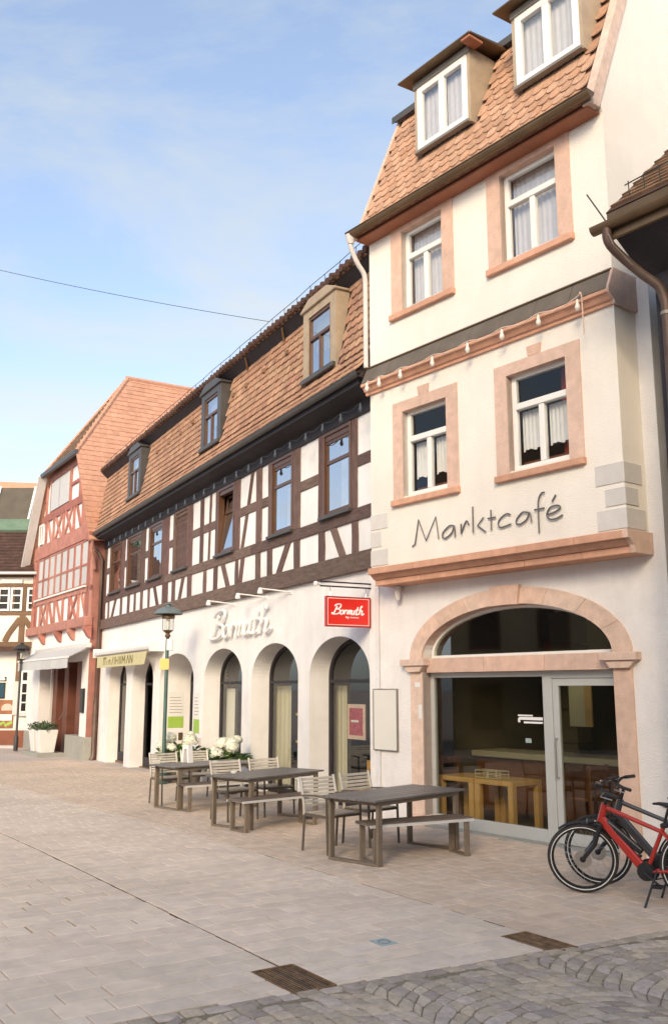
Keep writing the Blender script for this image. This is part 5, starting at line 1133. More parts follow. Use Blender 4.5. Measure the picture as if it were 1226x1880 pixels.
t = thing('notice_case', 'dark blue notice case on the distant white ground floor', 'notice case', (XD(-14.1) - 13.0, YD - 0.003, ZD(1.62) - 0.31), 0); box('board', 'blue_panel', t, -0.35, 0.14, -0.05, 0, 0, 0.57, 0.01); g = MB(); rect_frame(g, -0.38, 0.17, -0.03, 0.60, 0.03, -0.055, 0); g.build('frame', 'black', t)
t = thing('wall_lamp_bar', 'white lamp bar over the distant blue notice case', 'wall light', (XD(-14.05) - 13.0, YD - 0.003, ZD(2.32) - 0.31), 0); box('bar', 'plastic_white', t, -0.4, 0.12, -0.12, -0.04, 0.02, 0.1, 0.01); box('arm', 'black', t, 0.08, 0.14, -0.04, 0, 0.0, 0.16)
t = thing('food_poster', 'large food poster at the foot of the distant shop wall', 'poster', (XD(-13.9) - 13.0, YD - 0.003, ZD(0.36) - 0.31), 0)
box('board', 'poster_food', t, -0.6, 0.38, -0.04, 0, 0.0, 1.12, 0.01)
g = MB().lathe([(0.0, 0.02), (0.22, 0.0), (0.25, 0.08), (0.2, 0.2), (0.1, 0.26), (0.0, 0.27)], (0, 0, 0), 14, False); g.build('printed_bun', 'sandstone_pale', t, smooth=True, xf=Matrix.Translation((0.12, -0.042, 0.70)) @ Matrix.Diagonal((1.0, 0.02, 1.0, 1)))
g = MB()
for k in range(9): g.lathe([(0.0, -0.07), (0.06, -0.03), (0.07, 0.02), (0.0, 0.07)], (-0.5 + 0.1 * k, -0.043, 0.12 + 0.05 * (k % 3)), 8, False)
g.build('printed_salad', 'lime', t, xf=Matrix.Translation((0, -0.042, 0)) @ Matrix.Diagonal((1, 0.02, 1, 1)) @ Matrix.Translation((0, 0.043, 0))); box('printed_plate', 'paper', t, -0.5, 0.33, -0.0425, -0.0405, 0.30, 0.55)
# roof of the distant house
g = MB(); x0, x1 = XD(-19), XD(-9); r0 = Vector((0, -0.45, ZD(6.86))); r1 = Vector((0, 2.3, ZD(9.2)))
g.add([(x0, r0.y, r0.z), (x1, r0.y, r0.z), (x1, r1.y, r1.z), (x0, r1.y, r1.z)], [(0, 1, 2, 3)]); g.build('roof', 'tile_dark', hd_)
rd = (r1 - r0).normalized(); rn = Vector((0, -rd.z, rd.y)); cm = MB(); k = 0; s_ = 0
while s_ < (r1 - r0).length - 0.1:
    c0 = r0 + rd * s_; x = -3.2 - (0.12 if k % 2 else 0)
    while x < 2.2:
        a = c0 + Vector((x, 0, 0)); b = c0 + Vector((x + 0.24, 0, 0)); cm.cur = RND.random(); e = RND.uniform(0.03, 0.05); cm.add([a + rn * e, b + rn * e, b + rd * 0.26 + rn * 0.01, a + rd * 0.26 + rn * 0.01, a, b], [(0, 1, 2, 3), (0, 4, 5, 1)]); x += 0.245
    s_ += 0.25; k += 1
cm.build('tile_field', 'tile_dark', hd_, kind='stuff')
MB().tube([(x0, -0.52, ZD(6.86)), (x1, -0.52, ZD(6.86))], 0.06, 6).build('gutter', 'metal_white', hd_, smooth=True)
g = MB(); g.prism([(2.2, ZD(9.05)), (2.1, ZD(9.2)), (2.3, ZD(9.75)), (3.2, ZD(9.9)), (3.2, ZD(9.0))], lambda y, z, d: (d, y, z), x0, x1); g.build('copper_ledge', 'patina', hd_)
# further roof behind
he = thing('rear_house', 'brown roofed house with pale roof seams behind the distant timbered house', 'house', (-15.5, 45.5, -0.31), 0)
box('wall', 'quoin', he, -8, 6, 0, 6, 0, 10.1); g = MB(); g.prism([(-0.5, 10.0), (0.6, 12.35), (5.4, 12.35), (6.5, 10.0)], lambda y, z, d: (d, y, z), -1.4, 6.2); g.build('roof', 'slate_brown', he)
for x in (-1.42, 0.35, 1.95, 3.4): MB().bar((x, -0.52, 10.05), (x, 0.55, 12.40), 0.09, 0.05, (0, -1, 0.5)).build('roof_seam', 'white_paint', he)
box('attic', 'quoin', he, -1.4, 6.2, -0.62, -0.2, 9.6, 9.999)
hf = thing('orange_roof_house', 'house with a plain orange roof rising far behind at the left edge', 'house', (-22, 54, -0.31), 0)
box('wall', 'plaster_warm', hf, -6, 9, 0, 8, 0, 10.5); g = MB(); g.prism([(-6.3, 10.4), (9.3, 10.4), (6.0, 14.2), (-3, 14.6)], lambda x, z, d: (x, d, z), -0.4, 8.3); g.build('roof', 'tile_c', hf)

# ------------------------------------------------------------------ neighbour at the right edge
hr = thing('dark_eaved_house', 'dark timbered house with deep brown eaves at the right edge', 'house', FA.o, FA.rz)
box('wall', 'ochre', hr, 4.62, 9.5, -0.70, 5.0, -0.1, 7.0); box('corner_post', 'timber_dark', hr, 4.60, 4.80, -0.73, -0.4, -0.1, 6.9); box('infill', 'infill', hr, 5.06, 5.9, -0.715, -0.69, 4.6, 6.55); box('infill', 'infill', hr, 5.06, 5.9, -0.715, -0.69, 3.0, 4.35); box('rail', 'timber_dark', hr, 4.81, 9, -0.74, -0.69, 4.37, 4.58)
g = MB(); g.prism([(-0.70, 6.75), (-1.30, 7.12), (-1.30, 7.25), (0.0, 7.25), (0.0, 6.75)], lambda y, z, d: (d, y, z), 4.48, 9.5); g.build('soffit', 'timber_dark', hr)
box('fascia', 'copper_brown', hr, 4.42, 9.5, -1.345, -1.301, 7.08, 7.42, 0.005)
g = MB(); g.prism([(-1.36, 7.42), (2.2, 10.8), (2.2, 10.6), (-1.2, 7.3)], lambda y, z, d: (d, y, z), 4.42, 9.5); g.build('roof', 'tile_dark', hr)
rd = Vector((0, 3.56, 3.38)).normalized(); rn = Vector((0, -rd.z, rd.y)); cm = MB()
for r_ in range(17):
    for c in range(22):
        x = 4.45 + c * 0.2 + (0.1 if r_ % 2 else 0); a = Vector((x, -1.36, 7.42)) + rd * (r_ * 0.17 + 0.1); cm.cur = RND.random()
        cm.add([a + rn * 0.035, a + rn * 0.035 + Xv * 0.194, a + Xv * 0.194 + rd * 0.2 + rn * 0.01, a + rd * 0.2 + rn * 0.01, a, a + Xv * 0.194], [(0, 1, 2, 3), (0, 4, 5, 1)])
cm.build('tile_field', 'tile_brown', hr, kind='stuff')
prof = [(-1.40 - 0.075 * math.cos(t), 7.26 - 0.085 * math.sin(t)) for t in [math.pi * k / 8 for k in range(9)]]; g = MB()
for (ya, za), (yb_, zb) in zip(prof, prof[1:]): g.quad((4.26, ya, za), (9.5, ya, za), (9.5, yb_, zb), (4.26, yb_, zb))
g.add([(4.26, y, z) for y, z in prof], [tuple(range(9))]); g.build('gutter', 'copper_brown', hr, smooth=True)
MB().tube(smooth_path([(4.45, -1.40, 7.2), (4.46, -1.36, 7.0), (4.60, -1.05, 6.72), (4.72, -0.86, 6.55), (4.76, -0.80, 6.35)], 5) + [Vector((4.76, -0.80, 0.1))], 0.055, 10).build('downpipe', 'pipe_copper', hr, smooth=True)
for z in (6.2, 4.2, 2.2): MB().lathe([(0.064, z), (0.064, z + 0.04)], (4.76, -0.80, 0), 10).build('pipe_clip', 'zinc', hr)
MB().tube([(4.44, -1.40, 7.30), (4.22, -1.42, 7.72)], 0.009, 6).build('rod', 'wire', hr)
g = MB(); g.tube([(4.62, -1.25, 7.72), (5.3, -1.22, 7.78), (6.5, -1.22, 7.78)], 0.008, 5)
for k in range(8): x = 4.66 + k * 0.2; g.tube([(x, -1.22, 7.5), (x, -1.24, 7.76)], 0.007, 5)
g.build('snow_guard', 'wire', hr)
MB().tube([(4.50, -1.45, 7.1), (4.56, -1.46, 6.95), (4.62, -1.2, 6.75)], 0.005, 5).build('loose_wire', 'zinc', hr)

# ------------------------------------------------------------------ wire across the street
A_, B_ = Vector((-9.66, 20.0, 12.0)), FB.w(-4.2, 0.14, 9.80)
pts = [A_.lerp(B_, k / 24) - Vector((0, 0, 0.10 * 4 * (k / 24) * (1 - k / 24))) for k in range(25)]
tag(MB().tube(pts, 0.0065, 5).build('overhead_wire', 'wire', None), 'thin dark wire stretched across the sky to the half-timbered roof', 'wire')
# ------------------------------------------------------------------ street lamps
def lamp(base, ground, top, dark, lab):
    t = thing('street_lamp', lab, 'street lamp', base, 0.0, 'street lamps with flat metal hats'); H = top - ground; pm = 'lamp_dark' if dark else 'lamp_green'; hm = 'lamp_dark' if dark else 'lamp_grey'
    MB().lathe([(0.085, 0), (0.085, 0.5), (0.055, 0.56), (0.045, 0.6), (0.042, H - 0.85), (0.03, H - 0.78)], (0, 0, 0), 14).build('post', pm, t, smooth=True)
    MB().lathe([(0.035, H - 0.80), (0.07, H - 0.74), (0.045, H - 0.68), (0.10, H - 0.64), (0.13, H - 0.61)], (0, 0, 0), 16).build('collar', 'copper_brown' if not dark else 'lamp_dark', t, smooth=True)
    MB().lathe([(0.095, H - 0.61), (0.105, H - 0.34)], (0, 0, 0), 16).build('glass', 'lamp_glass', t, smooth=True)
    MB().lathe([(0.03, H - 0.60), (0.04, H - 0.40), (0.02, H - 0.36)], (0, 0, 0), 10).build('lamp_core', 'plastic_white', t, smooth=True)
    for k in range(4): a = k * math.pi / 2 + 0.4; MB().tube([(0.125 * math.cos(a), 0.125 * math.sin(a), H - 0.61), (0.125 * math.cos(a), 0.125 * math.sin(a), H - 0.30)], 0.008, 5).build('stay', 'copper_brown' if not dark else 'lamp_dark', t)
    MB().lathe([(0.15, H - 0.34), (0.16, H - 0.28), (0.13, H - 0.23)], (0, 0, 0), 16).build('crown', 'copper_brown' if not dark else 'lamp_dark', t, smooth=True)
    MB().lathe([(0.33, H - 0.235), (0.335, H - 0.215), (0.26, H - 0.13), (0.14, H - 0.07), (0.06, H - 0.05), (0.06, H - 0.02), (0.10, H - 0.01), (0.06, H + 0.02), (0.0, H + 0.025)], (0, 0, 0), 24, False).build('hat', hm, t, smooth=True)
    if not dark:
        box('junction_box', 'plastic_white', t, 0.0, 0.13, -0.11, -0.04, H - 1.08, H - 0.82, 0.01); box('yellow_plate', 'yellow_plate', t, -0.15, 0.06, -0.06, -0.045, H - 1.52, H - 1.27)
    return t
p = on_ground(FB.w(-7.95, 1.0)); lamp(p, p.z, 3.95, False, 'green metal street lamp with yellow plate standing before the arcade')
p = Vector((-12.0, 36.0, gz(-12.0, 36.0))); lamp(p, p.z, 3.72, True, 'dark street lamp in front of the distant timbered house')

# ------------------------------------------------------------------ tables, benches, chairs
def make_table():
    t = thing('outdoor_table', '', 'table', (0, 0, 0)); W2, L2 = 0.43, 0.90
    n = 6
    pm_ = MB().box(-W2 / n + 0.0025, W2 / n - 0.0025, -L2, L2, 0.715, 0.74).mesh('plank', 'table_top', bevel=0.004)
    for i in range(n): inst('plank', pm_, t, (-W2 + W2 / n * (2 * i + 1), 0, 0))
    g = MB()
    for s_ in (-1, 1): g.box(s_ * (W2 - 0.06) - 0.015, s_ * (W2 - 0.06) + 0.015, -L2 + 0.1, L2 - 0.1, 0.665, 0.714); g.box(-W2 + 0.076, W2 - 0.076, s_ * (L2 - 0.14) - 0.015, s_ * (L2 - 0.14) + 0.015, 0.665, 0.7135)
    g.build('apron', 'table_frame', t)
    for s_ in (-1, 1):
        y = s_ * (L2 - 0.14)
        for q in (-1, 1): box('leg', 'table_frame', t, q * (W2 - 0.06) - 0.02, q * (W2 - 0.06) + 0.02, y - 0.04, y + 0.04, 0.0, 0.664, 0.004)
        g = MB().box(-W2 + 0.081, W2 - 0.081, y - 0.04, y + 0.04, 0.0, 0.03); g.build('runner', 'table_frame', t, bevel=0.004)
    return t
def make_bench():
    t = thing('outdoor_bench', '', 'bench', (0, 0, 0)); W2, L2 = 0.19, 0.72
    pm_ = MB().box(-0.059, 0.059, -L2, L2, 0.425, 0.45).mesh('plank', 'bench_top', bevel=0.004)
    for i in range(3): inst('plank', pm_, t, (-0.124 + 0.124 * i, 0, 0))
    g = MB()
    for s_ in (-1, 1): g.box(s_ * (W2 + 0.004) - 0.010, s_ * (W2 + 0.004) + 0.010, -L2, L2, 0.405, 0.436)
    for s_ in (-1, 1): g.box(-W2 + 0.006, W2 - 0.006, s_ * (L2 - 0.09) - 0.02, s_ * (L2 - 0.09) + 0.02, 0.40, 0.4245)
    g.build('frame', 'metal_white', t)
    for s_ in (-1, 1):
        y = s_ * (L2 - 0.09)
        for q in (-1, 1): box('leg', 'table_frame', t, q * (W2 - 0.02) - 0.016, q * (W2 - 0.02) + 0.016, y - 0.035, y + 0.035, 0.0, 0.399, 0.004)
        box('runner', 'table_frame', t, -W2 + 0.037, W2 - 0.037, y - 0.035, y + 0.035, 0.0, 0.025, 0.004)
    return t
def make_chair():
    t = thing('slatted_chair', '', 'chair', (0, 0, 0)); W = 0.275        # faces +x
    for s_ in (-1, 1):
        y = s_ * W
        MB().tube(smooth_path([(-0.24, y, 0.44), (-0.255, y, 0.60), (-0.33, y, 0.89)], 4), 0.019, 8, rs=None).build('back_post', 'chair_metal', t, smooth=True)
        MB().tube([(-0.235, y, 0.445), (-0.27, y, 0.0)], 0.016, 8).build('leg', 'chair_dark', t, smooth=True)
        MB().tube([(0.20, y, 0.66), (0.205, y, 0.44), (0.225, y, 0.0)], 0.016, 8).build('leg', 'chair_dark', t, smooth=True)
        g = MB(); pts = smooth_path([(-0.275, y, 0.665), (-0.05, y, 0.68), (0.16, y, 0.675), (0.215, y, 0.655)], 4)
        for p_, q_ in zip(pts, pts[1:]): g.bar(p_, q_, 0.042, 0.018)
        g.build('armrest', 'chair_dark', t)
    g = MB()
    for s_ in (-1, 1): g.bar((-0.25, s_ * W, 0.44), (0.21, s_ * W, 0.44), 0.022, 0.03)
    for x in (-0.235, 0.20): g.bar((x, -W + 0.012, 0.44), (x, W - 0.012, 0.44), 0.022, 0.028)
    g.build('seat_frame', 'chair_dark', t)
    sm_ = MB().box(-0.026, 0.026, -W + 0.012, W - 0.012, -0.007, 0.007).mesh('seat_slat', 'slat', bevel=0.003)
    for i in range(7): inst('seat_slat', sm_, t, (-0.20 + i * 0.066, 0, 0.462))
    bm_2 = MB().box(-0.006, 0.006, -W + 0.005, W - 0.005, -0.017, 0.017).mesh('back_slat', 'slat_pale', bevel=0.003)
    for i in range(8):
        z = 0.54 + i * 0.045; x = -0.249 - max(0, (z - 0.58)) * 0.26
        inst('back_slat', bm_2, t, (x - 0.004, 0, z), (0, rad(-12 if z > 0.6 else -5), 0))
    return t
protos = {'t': make_table(), 'b': make_bench(), 'c': make_chair()}; used = set()
def place(k, fr, s, off, rdeg, lab, grp):
    r = protos[k] if k not in used else copy_tree(protos[k]); used.add(k)
    p = on_ground(fr.w(s, off)); r.location = p; r.rotation_euler = (0, 0, fr.rz + rad(rdeg)); r['label'] = lab; r['group'] = grp
    return r
TG, BG, CG = 'dark outdoor tables along the arcade', 'benches at the outdoor tables', 'slatted chairs at the outdoor tables'
place('t', FA, 1.34, 1.98, 9.4, 'dark plank table in front of the sandstone arch', TG)
place('t', FA, -2.02, 1.62, 15, 'dark plank table between the other two outdoor tables', TG)
place('t', FB, -3.12, 1.74, 14, 'dark plank table farthest up the street beside the lamp', TG)
place('b', FA, 1.66, 1.95, -12, 'dark bench with white edge at the table before the arch', BG)
place('b', FA, -1.46, 1.85, 3, 'dark bench at the middle outdoor table', BG)
place('b', FB, -2.50, 1.70, 6, 'dark bench at the farthest outdoor table', BG)
place('c', FA, 0.66, 2.42, 2, 'slatted armchair nearest the street at the table before the arch', CG)
place('c', FA, 0.52, 1.66, 6, 'slatted armchair nearest the wall at the table before the arch', CG)
place('c', FA, -2.62, 1.80, 1, 'slatted armchair nearest the street at the middle table', CG)
place('c', FA, -2.72, 1.02, -4, 'slatted armchair nearest the wall at the middle table', CG)
place('c', FB, -3.83, 2.15, 10, 'slatted armchair nearest the street at the farthest table', CG)
place('c', FB, -4.33, 1.40, 4, 'slatted armchair nearest the wall at the farthest table', CG)
p = FB.w(-3.35, 2.0); ms = thing('menu_stand', 'white folded menu stand on the farthest outdoor table', 'menu stand', Vector((p.x, p.y, gz(p.x, p.y) + 0.741)), FB.rz + rad(20))
g = MB(); g.prism([(-0.11, 0), (-0.06, 0), (-0.035, 0.24), (0.035, 0.24), (0.06, 0), (0.11, 0), (0.075, 0.31), (-0.075, 0.31)], lambda x, z, d: (x, d, z), -0.05, 0.05); g.build('card', 'white_paint', ms)
for fr, s, off, lab in ((FA, -2.2, 2.1, 'small glass ashtray on the middle table'), (FB, -3.0, 1.6, 'small glass ashtray on the farthest table')):
    p = fr.w(s, off); a = thing('ashtray', lab, 'ashtray', Vector((p.x, p.y, gz(p.x, p.y) + 0.741)), 0, 'ashtrays on the outdoor tables'); MB().lathe([(0.045, 0), (0.055, 0.03), (0.045, 0.03), (0.035, 0.01), (0.0, 0.01)], (0, 0, 0), 14).build('bowl', 'plastic_white', a, smooth=True)

# ------------------------------------------------------------------ hydrangeas in tubs
def flower_mesh(seed):
    r = random.Random(seed); g = MB()
    for k in range(150):
        z = r.uniform(-0.45, 1); th = r.uniform(0, 6.283); q = math.sqrt(1 - z * z); d = Vector((q * math.cos(th), q * math.sin(th), z)); c = d * r.uniform(0.88, 1.05)
        u = (d.orthogonal().normalized()); u = Matrix.Rotation(r.uniform(0, 6.28), 3, d) @ u; v = d.cross(u); s_ = r.uniform(0.15, 0.22); g.cur = r.random()
        for k2 in range(2):
            a, b = (u, v) if k2 == 0 else ((u + v).normalized(), (v - u).normalized())
            g.add([c - a * s_ + d * 0.03, c - b * s_ * 0.55, c + a * s_ + d * 0.03, c + b * s_ * 0.55], [(0, 1, 2, 3)])
    g.lathe([(0.0, -0.5), (0.6, -0.4), (0.86, 0), (0.7, 0.5), (0.3, 0.82), (0, 0.88)], (0, 0, 0), 12, False)
    return g.mesh('flower_head', 'petal')
FM = [flower_mesh(i) for i in range(3)]
def hydrangea(fr, s, off, potH, potR, heads, lab, spread):
    p = on_ground(fr.w(s, off)); t = thing('potted_hydrangea', lab, 'potted plant', p, fr.rz, 'white hydrangeas along the arcade')
    MB().lathe([(potR * 0.75, 0), (potR, potH), (potR * 1.06, potH), (potR * 1.06, potH + 0.04), (potR * 0.92, potH + 0.04), (potR * 0.9, potH - 0.03)], (0, 0, 0), 20).build('pot', 'pot_dark', t, smooth=True)
    MB().lathe([(0.0, potH - 0.01), (potR * 0.9, potH - 0.02)], (0, 0, 0), 16, False).build('soil', 'soil', t)
    g = MB()
    for k in range(210):
        th = RND.uniform(0, 6.283); q = RND.uniform(0.15, 1.0) ** 0.6 * spread; z = potH + 0.02 + RND.uniform(0.02, 0.36) * (1.15 - 0.6 * q / spread); c = Vector((q * math.cos(th), q * math.sin(th), z))
        d = Vector((math.cos(th + RND.gauss(0, 0.6)), math.sin(th + RND.gauss(0, 0.6)), RND.gauss(0.1, 0.45))).normalized(); e = d.cross(Vector((0, 0, 1))).normalized(); f_ = e.cross(d); L1 = RND.uniform(0.13, 0.20); w_ = L1 * 0.34; g.cur = RND.random()
        g.add([c, c + d * L1 * 0.45 + e * w_ + f_ * 0.012, c + d * L1, c + d * L1 * 0.45 - e * w_ + f_ * 0.012, c + d * L1 * 0.5 - f_ * 0.01], [(0, 1, 4), (1, 2, 4), (2, 3, 4), (3, 0, 4)])
    g.build('leaves', 'leaf', t, kind='stuff')
    for k, (x, y, z, r) in enumerate(heads):
        MB().tube(smooth_path([(x * 0.2, y * 0.2, potH), (x * 0.7, y * 0.7, potH + (z - potH) * 0.6), (x, y, z - r * 0.4)], 3), 0.008, 5).build('stem', 'leaf', t)
        inst('flower_head', FM[k % 3], t, (x, y, z), (RND.gauss(0, 0.3), RND.gauss(0, 0.3), RND.uniform(0, 6)), (r, r, r * 0.82))
hydrangea(FB, -5.00, 0.55, 0.50, 0.24, [(-0.10, -0.12, 0.98, 0.15), (0.26, -0.05, 0.98, 0.16), (0.42, -0.10, 0.93, 0.13), (0.10, -0.30, 0.78, 0.15), (-0.34, 0.0, 0.90, 0.13), (0.12, 0.12, 1.06, 0.11), (-0.28, -0.2, 0.84, 0.11)], 'white hydrangea in a dark tub behind the middle table chairs', 0.42)
hydrangea(FB, -8.30, 0.62, 0.50, 0.24, [(0.02, -0.15, 1.00, 0.17), (-0.24, -0.10, 0.92, 0.13), (-0.08, -0.30, 0.80, 0.15), (0.22, -0.28, 0.78, 0.15), (0.38, -0.2, 0.80, 0.12)], 'white hydrangea in a dark tub at the foot of the green lamp', 0.38)
hydrangea(FB, -7.30, 0.55, 0.50, 0.24, [(0.20, -0.12, 0.98, 0.18), (-0.10, 0.0, 1.10, 0.09), (0.30, -0.2, 0.82, 0.10)], 'hydrangea with one big white head right of the green lamp', 0.36)

# ------------------------------------------------------------------ bicycles
def make_bike(lab, loc, rz, lean, steer, fm, dm):
    t = thing('bicycle', lab, 'bicycle', loc, rz, 'bicycles parked before the arch'); t.rotation_euler = (rad(lean), 0, rz)
    Rw = 0.345; FX = 1.10
    def circ(r, y, n=48): return [(r * math.cos(2 * math.pi * k / n), y, r * math.sin(2 * math.pi * k / n)) for k in range(n)]
    def wheel(xf):
        w = MB().tube(circ(Rw - 0.022, 0), 0.022, 8, True).build('wheel', 'rubber', t, smooth=True, xf=xf)
        MB().tube(circ(Rw - 0.052, 0), 0.013, 6, True).build('rim', 'black', w, smooth=True, xf=xf)
        g = MB()
        for y in (-0.019, 0.019): g.tube(circ(Rw - 0.036, y), 0.0045, 5, True)
        g.build('reflective_ring', 'reflect_strip', w, smooth=True, xf=xf)
        g = MB()
        for k in range(28):
            a = 2 * math.pi * k / 28; b = a + (0.9 if k % 2 else -0.9); y = 0.025 if (k // 2) % 2 else -0.025
            g.tube([(0.03 * math.cos(b), y, 0.03 * math.sin(b)), ((Rw - 0.055) * math.cos(a), 0, (Rw - 0.055) * math.sin(a))], 0.0013, 4)
        g.build('spokes', 'steel', w, kind='stuff', xf=xf)
        g = MB(); g.lathe([(0.015, -0.055), (0.03, -0.045), (0.03, 0.045), (0.015, 0.055)], (0, 0, 0), 12); g.build('hub', 'black', w, smooth=True, xf=xf @ Matrix.Rotation(math.pi / 2, 4, 'X'))
        g = MB(); g.lathe([(0.085, -0.038), (0.085, -0.036)], (0, 0, 0), 24); g.build('brake_disc', 'steel', w, xf=xf @ Matrix.Rotation(math.pi / 2, 4, 'X'))
        return w
    axis = Vector((-0.34, 0, 0.94)).normalized(); hp = Vector((FX - 0.26, 0, 0.86))
    ST = Matrix.Translation(hp) @ Matrix.Rotation(rad(steer), 4, axis) @ Matrix.Translation(-hp)
    wheel(Matrix.Translation((0, 0, Rw))); wheel(ST @ Matrix.Translation((FX, 0, Rw)))
    head_b = hp - axis * 0.16; head_t = hp + axis * 0.02; bb = Vector((0.47, 0, 0.28)); st_top = Vector((0.27, 0, 0.72)); rear = Vector((0, 0, Rw))
    def tb(name, a, b, r, m, n=10, r2=None, par=None, xf=None): return MB().tube([a, b], r, n, rs=[r, r2 or r]).build(name, m, par or t, smooth=True, xf=xf)
    tb('head_tube', head_b, head_t, 0.036, fm, 12); g = MB(); g.bar(head_b + Vector((0.0, 0, 0.04)), bb + Vector((0.04, 0, 0.03)), 0.062, 0.085); dt = g.build('down_tube', fm, t, bevel=0.022, seg=3)
    if dm: g = MB(); g.bar(head_b + Vector((-0.06, 0, 0.0)), bb + Vector((0.03, 0, 0.17)), 0.055, 0.07); g.build('battery', 'black_gloss', t, bevel=0.018, seg=2)
    tb('top_tube', head_t - axis * 0.03, Vector((0.30, 0, 0.66)), 0.024, fm, 12, 0.02); tb('seat_tube', bb, st_top, 0.021, fm, 12)
    for y in (-0.06, 0.06): tb('chain_stay', bb + Vector((0, y * 0.6, 0)), rear + Vector((0, y, 0)), 0.013, fm, 8); tb('seat_stay', Vector((0.29, y * 0.4, 0.66)), rear + Vector((0, y, 0)), 0.011, fm, 8)
    g = MB(); g.lathe([(0.07, -0.06), (0.085, -0.04), (0.085, 0.04), (0.07, 0.06)], (0, 0, 0), 16); g.build('motor', 'black', t, smooth=True, xf=Matrix.Translation(bb) @ Matrix.Rotation(math.pi / 2, 4, 'X'))
    tb('seat_post', st_top, Vector((0.215, 0, 0.88)), 0.014, 'black', 10); box('seat_clamp', 'black', t, 0.23, 0.30, -0.03, 0.03, 0.70, 0.74, 0.008)
    sd = MB(); sec = [(0.36, 0.012, 0.925, 0.02), (0.30, 0.028, 0.93, 0.03), (0.22, 0.05, 0.925, 0.035), (0.12, 0.085, 0.93, 0.045), (0.06, 0.08, 0.94, 0.04), (0.03, 0.05, 0.945, 0.03)]
    n = 10
    for (x, w_, z, h) in sec: sd.v += [(x, w_ * math.cos(2 * math.pi * k / n), z - 0.02 + h * (0.5 * math.sin(2 * math.pi * k / n)) + 0.01) for k in range(n)]
    for i in range(len(sec) - 1):
        for k in range(n): sd.f.append((i * n + k, i * n + (k + 1) % n, (i + 1) * n + (k + 1) % n, (i + 1) * n + k)); sd.r.append(0)
    sd.f += [tuple(range(n)), tuple(range((len(sec) - 1) * n, len(sec) * n))]; sd.r += [0, 0]
    s_ = sd.build('saddle', 'black', t, smooth=True); g = MB(); 
    for y in (-0.02, 0.02): g.tube([(0.30, y, 0.915), (0.25, y, 0.89), (0.15, y, 0.885), (0.10, y, 0.915)], 0.005, 5)
    g.build('saddle_rail', 'steel', s_)
    # fork, bars and lights turn with the front wheel
    crown = head_b - axis * 0.03
    for y in (-0.06, 0.06):
        MB().tube([crown + Vector((0, y, 0)), crown + Vector((0.0, y, 0)) - axis * 0.2, Vector((FX, y, Rw))], 0.018, 8, rs=[0.024, 0.022, 0.016]).build('fork_leg', 'black', t, smooth=True, xf=ST)
    MB().bar(crown + Vector((0, -0.075, 0)), crown + Vector((0, 0.075, 0)), 0.05, 0.045).build('fork_crown', 'black', t, bevel=0.01, xf=ST)
    stem = head_t + axis * 0.12
    MB().tube([head_t, stem, stem + Vector((0.07, 0, 0.04))], 0.019, 8).build('stem', 'black', t, smooth=True, xf=ST)
    hb_ = stem + Vector((0.07, 0, 0.04)); half = [(0, 0, 0), (-0.01, 0.10, 0.0), (-0.05, 0.22, 0.02), (-0.13, 0.31, 0.015)]
    pts = [hb_ + Vector((x, -y, z)) for x, y, z in reversed(half[1:])] + [hb_ + Vector(p_) for p_ in half]
    bar_ = MB().tube(smooth_path(pts, 4), 0.013, 8).build('handlebar', 'black', t, smooth=True, xf=ST)
    for sg in (-1, 1):
        a = hb_ + Vector((-0.07, sg * 0.245, 0.02)); b = hb_ + Vector((-0.16, sg * 0.335, 0.013))
        MB().tube([a, b], 0.018, 8).build('grip', 'rubber', bar_, smooth=True, xf=ST); MB().tube([a + Vector((0.04, -sg * 0.03, 0)), a + Vector((0.07, sg * 0.02, -0.02)), b + Vector((0.055, -sg * 0.01, -0.03))], 0.006, 6).build('brake_lever', 'steel', bar_, smooth=True, xf=ST)
        MB().tube(smooth_path([a + Vector((0.04, -sg * 0.04, 0)), a + Vector((0.13, -sg * 0.1, 0.04)), a + Vector((0.12, -sg * 0.18, -0.12)), crown + Vector((0.03, sg * 0.03, 0.03))], 5), 0.004, 5).build('cable', 'black', bar_, smooth=True, xf=ST)
    MB().box(-0.03, 0.03, -0.045, 0.045, 0, 0.03).build('display', 'black_gloss', bar_, bevel=0.008, xf=ST @ Matrix.Translation(hb_ + Vector((0.02, 0, 0.03))) @ Matrix.Rotation(rad(-20), 4, 'Y'))
    g = MB(); g.lathe([(0.012, 0.06), (0.03, 0.03), (0.036, 0), (0.03, -0.005)], (0, 0, 0), 12); hl_ = g.build('headlight', 'black', t, smooth=True, xf=ST @ Matrix.Translation(crown + Vector((0.11, 0, 0.03))) @ Matrix.Rotation(rad(-90), 4, 'Y'))
    MB().lathe([(0.03, -0.006), (0.02, -0.009), (0, -0.010)], (0, 0, 0), 12, False).build('lens', 'reflect_strip', hl_, smooth=True, xf=ST @ Matrix.Translation(crown + Vector((0.112, 0, 0.03))) @ Matrix.Rotation(rad(-90), 4, 'Y'))
    def guard(cx, a0, a1, xf, name='mudguard'):
        g = MB(); n_ = 22; rr = Rw + 0.022
        for k in range(n_ + 1):
            a = rad(a0 + (a1 - a0) * k / n_)
            for y, dr in ((-0.03, -0.012), (-0.015, 0), (0.015, 0), (0.03, -0.012)): g.v.append((cx + (rr + dr) * math.cos(a), y, Rw + (rr + dr) * math.sin(a)))
        for k in range(n_):
            for j in range(3): g.f.append((k * 4 + j, k * 4 + j + 1, (k + 1) * 4 + j + 1, (k + 1) * 4 + j)); g.r.append(0)
        return g.build(name, 'black', t, smooth=True, xf=xf)
    guard(FX, 55, 165, ST); guard(0, 20, 190, Matrix.Identity(4))
    g = MB()
    for y in (-0.07, 0.07): g.tube([(0.20, y * 0.6, 0.70), (-0.02, y, 0.74), (-0.30, y, 0.74)], 0.007, 6); g.tube([(-0.2, y, 0.74), (0, y, Rw)], 0.006, 6)
